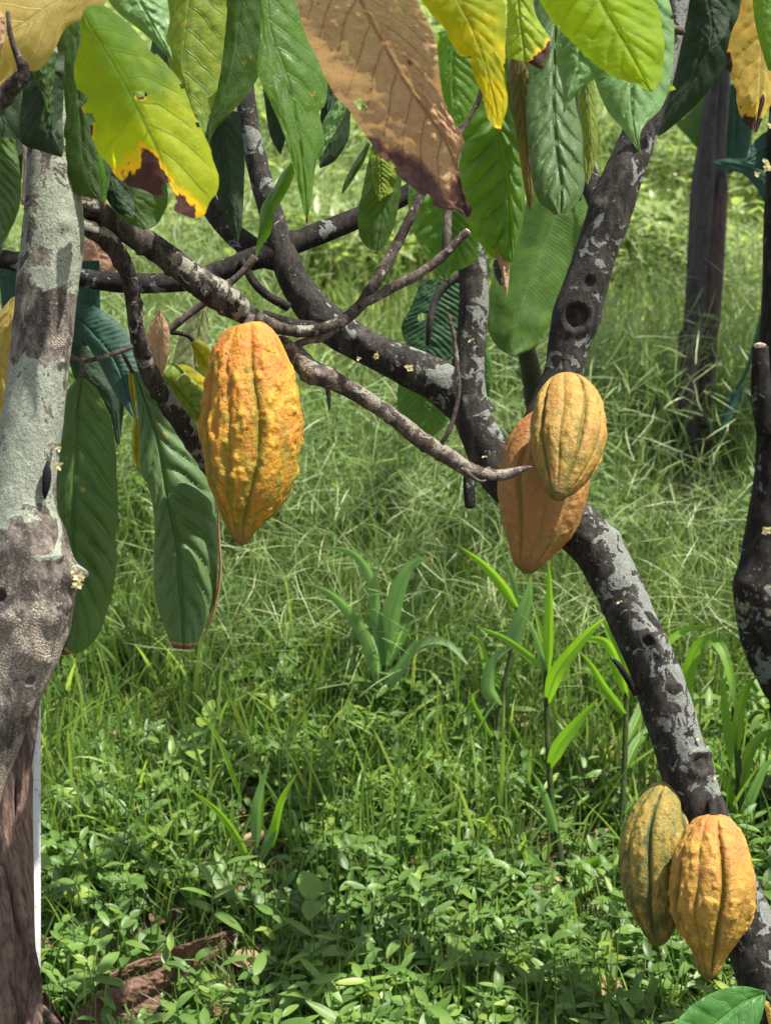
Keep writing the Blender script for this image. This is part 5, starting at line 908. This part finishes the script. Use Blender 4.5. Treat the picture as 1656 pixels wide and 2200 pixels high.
# ================================================================== TALL GRASS PLANTS (countable)
def strip_leaf(par, pts, w, mat, rnd=0.6, fold=0.35, name='leaf', twist=0.0):
    s = resample(np.asarray(pts, float), 28); W = np.array([P(a, b, c) for a, b, c in s]); t = np.linspace(0, 1, 28)
    T = np.gradient(W, axis=0); T /= np.linalg.norm(T, axis=1)[:, None]
    view = W - np.array([0, 0, H]); view /= np.linalg.norm(view, axis=1)[:, None]
    sd = np.cross(T, view); sd /= np.linalg.norm(sd, axis=1)[:, None]; nm = np.cross(sd, T)
    ang = 0.35 + twist * t; sd, nm = sd * np.cos(ang)[:, None] + nm * np.sin(ang)[:, None], nm * np.cos(ang)[:, None] - sd * np.sin(ang)[:, None]
    ww = w * 0.42 * s[:, 2] / F * (np.clip(t * 3 + 0.3, 0, 1) ** 0.8) * np.clip(1 - t ** 2.6, 0.02, 1)
    c = [W + sd * (k * ww)[:, None] - nm * (fold * abs(k) * ww)[:, None] for k in (-1, -.5, 0, .5, 1)]
    V = np.stack(c, 1).reshape(-1, 3)
    return mesh_obj(name, V, grid_faces(28, 5), mat, par, {'rnd': np.full(len(V), rnd), 'len': np.repeat(t * 0.7, 5), 'vv': np.tile([-1, -.5, 0, .5, 1], 28)}, origin=W[0])
def reed_mat(name, a, b, tr, tf):
    t = NT(name); vv = t.attr('vv'); rn = t.attr('rnd'); ln = t.attr('len'); oc = t.obj(); av = t.math('ABSOLUTE', vv)
    col = t.mix(rn, a, b); st_ = t.noise(t.n('ShaderNodeCombineXYZ', {0: t.math('MULTIPLY', vv, 9.0), 1: ln, 2: rn}).outputs[0], 3.0, 3, 0.6)
    col = t.mix(t.math('MULTIPLY', t.ramp(st_, 0.4, 0.65), 0.35), col, tuple(c * 0.55 for c in a)); mid = t.ramp(av, 0.14, 0.05)
    col = t.mix(t.math('MULTIPLY', mid, 0.6), col, tuple(min(1, c * 1.5 + .03) for c in b))
    col = t.mix(t.math('MULTIPLY', t.ramp(t.noise(oc, 60, 4, 0.6), 0.58, 0.66), 0.5), col, (0.22, 0.19, 0.06)); col = t.mix(t.ramp(ln, 0.62, 0.7), col, (0.30, 0.22, 0.09))
    nrm = t.bump(t.math('SUBTRACT', st_, mid), 0.5, 0.001)
    pb = t.n('ShaderNodeBsdfPrincipled', {'Base Color': col, 'Roughness': 0.45, 'Specular IOR Level': 0.4, 'Normal': nrm})
    tc = t.mix(mid, t.mix(1.0, col, tr, 'MULTIPLY'), a)
    return t.done(t.n('ShaderNodeMixShader', {0: tf, 1: pb.outputs[0], 2: t.n('ShaderNodeBsdfTranslucent', {'Color': tc}).outputs[0]}).outputs[0])
M_corn = reed_mat('reed_leaf', (0.045, 0.12, 0.02), (0.17, 0.33, 0.02), (2.0, 2.0, 0.8), 0.5)
M_cool = reed_mat('reed_cool', (0.07, 0.15, 0.045), (0.13, 0.23, 0.08), (1.6, 1.8, 1.0), 0.4)
M_stem = bark_mat('green_stem', dark=(0.022, 0.034, 0.010), light=(0.055, 0.085, 0.022), lichen=(0.1, 0.15, 0.06))
def reed(label, stem, leaves, base):
    o = thing('grass_plant', P(*base), label, 'grass plant', 'tall broad bladed grass plants')
    if stem: build_tube(stem, M_stem, o, 'stem', seg=14, step=.006, noise=(.05, 30), lich_lit=-.5)
    for (pts, w, m, r) in leaves: strip_leaf(o, pts, w, m, r)
d = 2.28
def z(pts, dd, dz=0.0):
    n = len(pts); return [(x, y, dd + dz * i / (n - 1)) for i, (x, y) in enumerate(pts)]
reed('tall grass plant under the fork with an upright bright blade', z([(1228, 1975), (1205, 1850), (1185, 1720), (1176, 1580), (1172, 1450), (1173, 1370)], d) and [(x, y, d, r) for x, y, r in ((1228, 1975, 8), (1205, 1850, 7.5), (1185, 1720, 7), (1176, 1580, 6.5), (1172, 1450, 6), (1173, 1370, 4))],
     [(z([(1174, 1460), (1178, 1380), (1180, 1290), (1178, 1195)], d, -.04), 30, M_corn, .95), (z([(1174, 1510), (1195, 1450), (1235, 1395), (1275, 1350), (1306, 1322)], d, -.1), 42, M_corn, .85),
      (z([(1170, 1450), (1158, 1390), (1140, 1345), (1118, 1318)], d, -.05), 18, M_cool, .9), (z([(1168, 1440), (1130, 1405), (1080, 1370), (1020, 1345)], d, .06), 22, M_corn, .6),
      (z([(1178, 1650), (1205, 1600), (1240, 1555), (1285, 1500)], d, -.08), 40, M_corn, .6), (z([(1195, 1800), (1180, 1740), (1162, 1690), (1140, 1655)], d, -.05), 26, M_cool, .95),
      (z([(1215, 1940), (1240, 1880), (1280, 1850), (1325, 1845)], d, -.1), 34, M_corn, .5), (z([(1172, 1400), (1160, 1350), (1148, 1310), (1140, 1290)], d, .03), 14, M_corn, .9)], (1228, 1975, d))
d = 2.62
reed('arching blue green grass plant in the middle of the meadow', [(x, y, d, r) for x, y, r in ((780, 1660, 8), (800, 1580, 7), (815, 1500, 6), (826, 1430, 5))],
     [(z([(826, 1440), (810, 1330), (795, 1240), (750, 1185), (668, 1176)], d, -.1), 34, M_cool, 1.0), (z([(818, 1480), (790, 1380), (745, 1310), (700, 1270), (645, 1250)], d, -.15), 38, M_cool, .95),
      (z([(828, 1420), (845, 1310), (880, 1220), (935, 1196)], d, -.1), 58, M_cool, .8), (z([(832, 1430), (870, 1340), (905, 1270), (925, 1205)], d, .1), 44, M_corn, .15),
      (z([(815, 1500), (860, 1440), (900, 1385), (960, 1382), (1015, 1440)], d, -.1), 32, M_cool, 1.0), (z([(800, 1580), (830, 1540), (860, 1500), (880, 1430)], d, .05), 34, M_corn, .2)], (780, 1660, d))
d = 2.35
reed('bright arching grass plant right of the leaning trunk', [(x, y, d, r) for x, y, r in ((1590, 1800, 8), (1585, 1650, 7), (1575, 1520, 6))],
     [(z([(1395, 1440), (1430, 1385), (1480, 1352), (1545, 1345)], d), 24, M_corn, .95), (z([(1470, 1540), (1480, 1450), (1500, 1390), (1535, 1378), (1562, 1430), (1585, 1560)], d, -.1), 36, M_corn, .6),
      (z([(1578, 1620), (1590, 1530), (1610, 1470), (1635, 1448)], d, -.05), 34, M_corn, .9), (z([(1570, 1640), (1562, 1560), (1555, 1480), (1560, 1420)], d, .05), 26, M_corn, .7),
      (z([(1590, 1700), (1610, 1620), (1640, 1580), (1690, 1565)], d), 34, M_corn, .9), (z([(1585, 1760), (1560, 1680), (1530, 1640), (1490, 1625)], d, -.05), 22, M_corn, .7), (z([(1588, 1780), (1620, 1700), (1650, 1640), (1690, 1620)], d, -.1), 30, M_cool, .8)], (1590, 1800, d))
d = 2.32
reed('grass plant with a brown stem left of the leaning trunk', [(x, y, d, r) for x, y, r in ((1335, 1990, 7), (1332, 1850, 7), (1338, 1700, 6.5), (1343, 1580, 6), (1345, 1480, 5))],
     [(z([(1345, 1500), (1325, 1430), (1300, 1380), (1255, 1372), (1215, 1372)], d, -.05), 32, M_corn, .8), (z([(1345, 1450), (1330, 1410), (1315, 1370), (1290, 1320)], d, .03), 34, M_corn, .75),
      (z([(1345, 1540), (1300, 1480), (1270, 1430), (1240, 1395)], d, -.06), 26, M_corn, .5), (z([(1342, 1600), (1370, 1540), (1390, 1480), (1400, 1440)], d, .08), 30, M_corn, .4), (z([(1340, 1660), (1365, 1600), (1400, 1560), (1420, 1550)], d, .08), 30, M_corn, .3)], (1335, 1990, d))
d = 2.5
reed('grass plant below the salmon pod with pale folded blades', [(x, y, d, r) for x, y, r in ((1060, 1640, 7), (1075, 1520, 6), (1100, 1380, 5), (1112, 1300, 4))],
     [(z([(1112, 1310), (1080, 1260), (1040, 1215), (985, 1172)], d, -.05), 30, M_corn, .7), (z([(1108, 1320), (1105, 1260), (1085, 1200), (1070, 1165)], d), 20, M_cool, .9),
      (z([(1095, 1400), (1120, 1330), (1135, 1280), (1140, 1235)], d, -.05), 46, M_cool, .95), (z([(1075, 1520), (1050, 1480), (1060, 1420), (1100, 1390)], d, -.05), 40, M_cool, .95),
      (z([(1062, 1600), (1030, 1540), (1015, 1500), (1030, 1480)], d, -.05), 22, M_corn, .3), (z([(1080, 1480), (1050, 1440), (1030, 1380), (1000, 1360)], d, .05), 24, M_corn, .7)], (1060, 1640, d))
d = 2.25
reed('low grass plant with long yellow green blades at the lower left', [(x, y, d, r) for x, y, r in ((545, 1960, 6), (545, 1880, 5), (548, 1800, 4))],
     [(z([(545, 1880), (510, 1800), (465, 1740), (400, 1690)], d, -.05), 22, M_corn, .95), (z([(520, 1720), (495, 1650), (460, 1570), (395, 1505)], d + .1), 14, M_corn, .8),
      (z([(550, 1820), (552, 1740), (562, 1690), (580, 1635)], d, -.05), 30, M_cool, .95), (z([(555, 1800), (560, 1730), (562, 1680), (558, 1650)], d), 26, M_corn, .8), (z([(585, 1820), (595, 1760), (610, 1710), (640, 1660)], d, -.05), 24, M_corn, .9),
      (z([(560, 1850), (585, 1790), (600, 1740), (622, 1705)], d, -.02), 26, M_cool, .8)], (545, 1960, d))
# big leaf of a young plant in the lower right corner
YP = thing('young_plant', P(1700, 2330, 1.75), 'young plant in the lower right corner with one broad pale leaf', 'plant')
lf(YP, dict(G_mid, name='leaf_young', base=(0.05, 0.15, 0.035), mott=(0.06, 0.17, 0.04), trans=(0.12, 0.32, 0.03), rough=.34), [(1640, 2128), (1590, 2118), (1540, 2128), (1490, 2155), (1460, 2185), (1440, 2215)], [(1642, 2132), (1600, 2150), (1550, 2190), (1500, 2230), (1440, 2260)], [(1644, 2135), (1640, 2170), (1620, 2220), (1570, 2270), (1500, 2300), (1440, 2270)], (1.70, 1.64), q=.004, N=6, el=.0, er=.0)
build_tube([(1640, 2130, 1.70, 4), (1665, 2180, 1.71, 4), (1690, 2330, 1.75, 6)], M_stem, YP, 'stem', seg=12, step=.004, lich_lit=-.5)
lf(YP, dict(G_och, name='leaf_och3'), [(1628, 2150), (1640, 2160), (1650, 2200)], [(1632, 2148), (1652, 2170), (1656, 2210)], [(1640, 2146), (1670, 2170), (1662, 2212)], 1.72, N=3, q=0)

# fallen dead banana leaves on the ground
L_lit = dict(name='leaf_fallen', base=(0.12, 0.068, 0.046), mott=(0.07, 0.036, 0.025), trans=(0.15, 0.08, 0.05), tf=0.12, vein=(0.24, 0.15, 0.11), rough=0.7, spec=0.2, mscale=20)
F_lit = fibre_mat('litter', (0.15, 0.085, 0.06), (0.26, 0.17, 0.135), (0.07, 0.036, 0.028), streak=(0.15, 1, 1), sc=90)
for (L_, M_, R_, dd, lab) in (
    ([(150, 2175), (240, 2090), (330, 2050), (420, 2020), (500, 1995)], [(150, 2200), (250, 2120), (340, 2080), (430, 2045), (505, 2005)], [(160, 2240), (270, 2190), (370, 2140), (450, 2085), (510, 2012)], (2.0, 2.10), 'large curled brown dead leaf lying in the weeds at the lower left'),
    ([(120, 2230), (190, 2150), (270, 2105), (350, 2085), (415, 2062)], [(170, 2260), (240, 2190), (310, 2150), (370, 2120), (417, 2070)], [(230, 2290), (310, 2240), (370, 2200), (400, 2140), (420, 2078)], (1.95, 2.02), 'broad brown dead leaf curled below the longer one'),
    ([(85, 2110), (110, 2150), (140, 2200)], [(95, 2130), (125, 2180), (165, 2230)], [(90, 2160), (110, 2200), (150, 2260)], (1.95, 1.95), 'small dark brown dead leaf beside the banana stem'),
    ([(790, 2195), (820, 2175), (850, 2165)], [(795, 2210), (825, 2195), (855, 2180)], [(800, 2225), (835, 2215), (860, 2190)], (1.97, 2.0), 'pale tan dead leaf at the bottom edge'),
    ([(1015, 2090), (1040, 2060), (1075, 2045)], [(1015, 2100), (1045, 2080), (1080, 2060)], [(1020, 2110), (1055, 2095), (1085, 2075)], (2.05, 2.1), 'small reddish dead leaf among the weeds near the middle')):
    o = build_leaf(L_, M_, R_, dd, leaf_mat(**L_lit), None, name='fallen_leaf', q=.002, el=-.03, er=.03, wav=.012, rag=.04, curl=.012, N=7, crump=.008)
    tag(o, lab, 'fallen leaf', 'dead leaves on the ground')
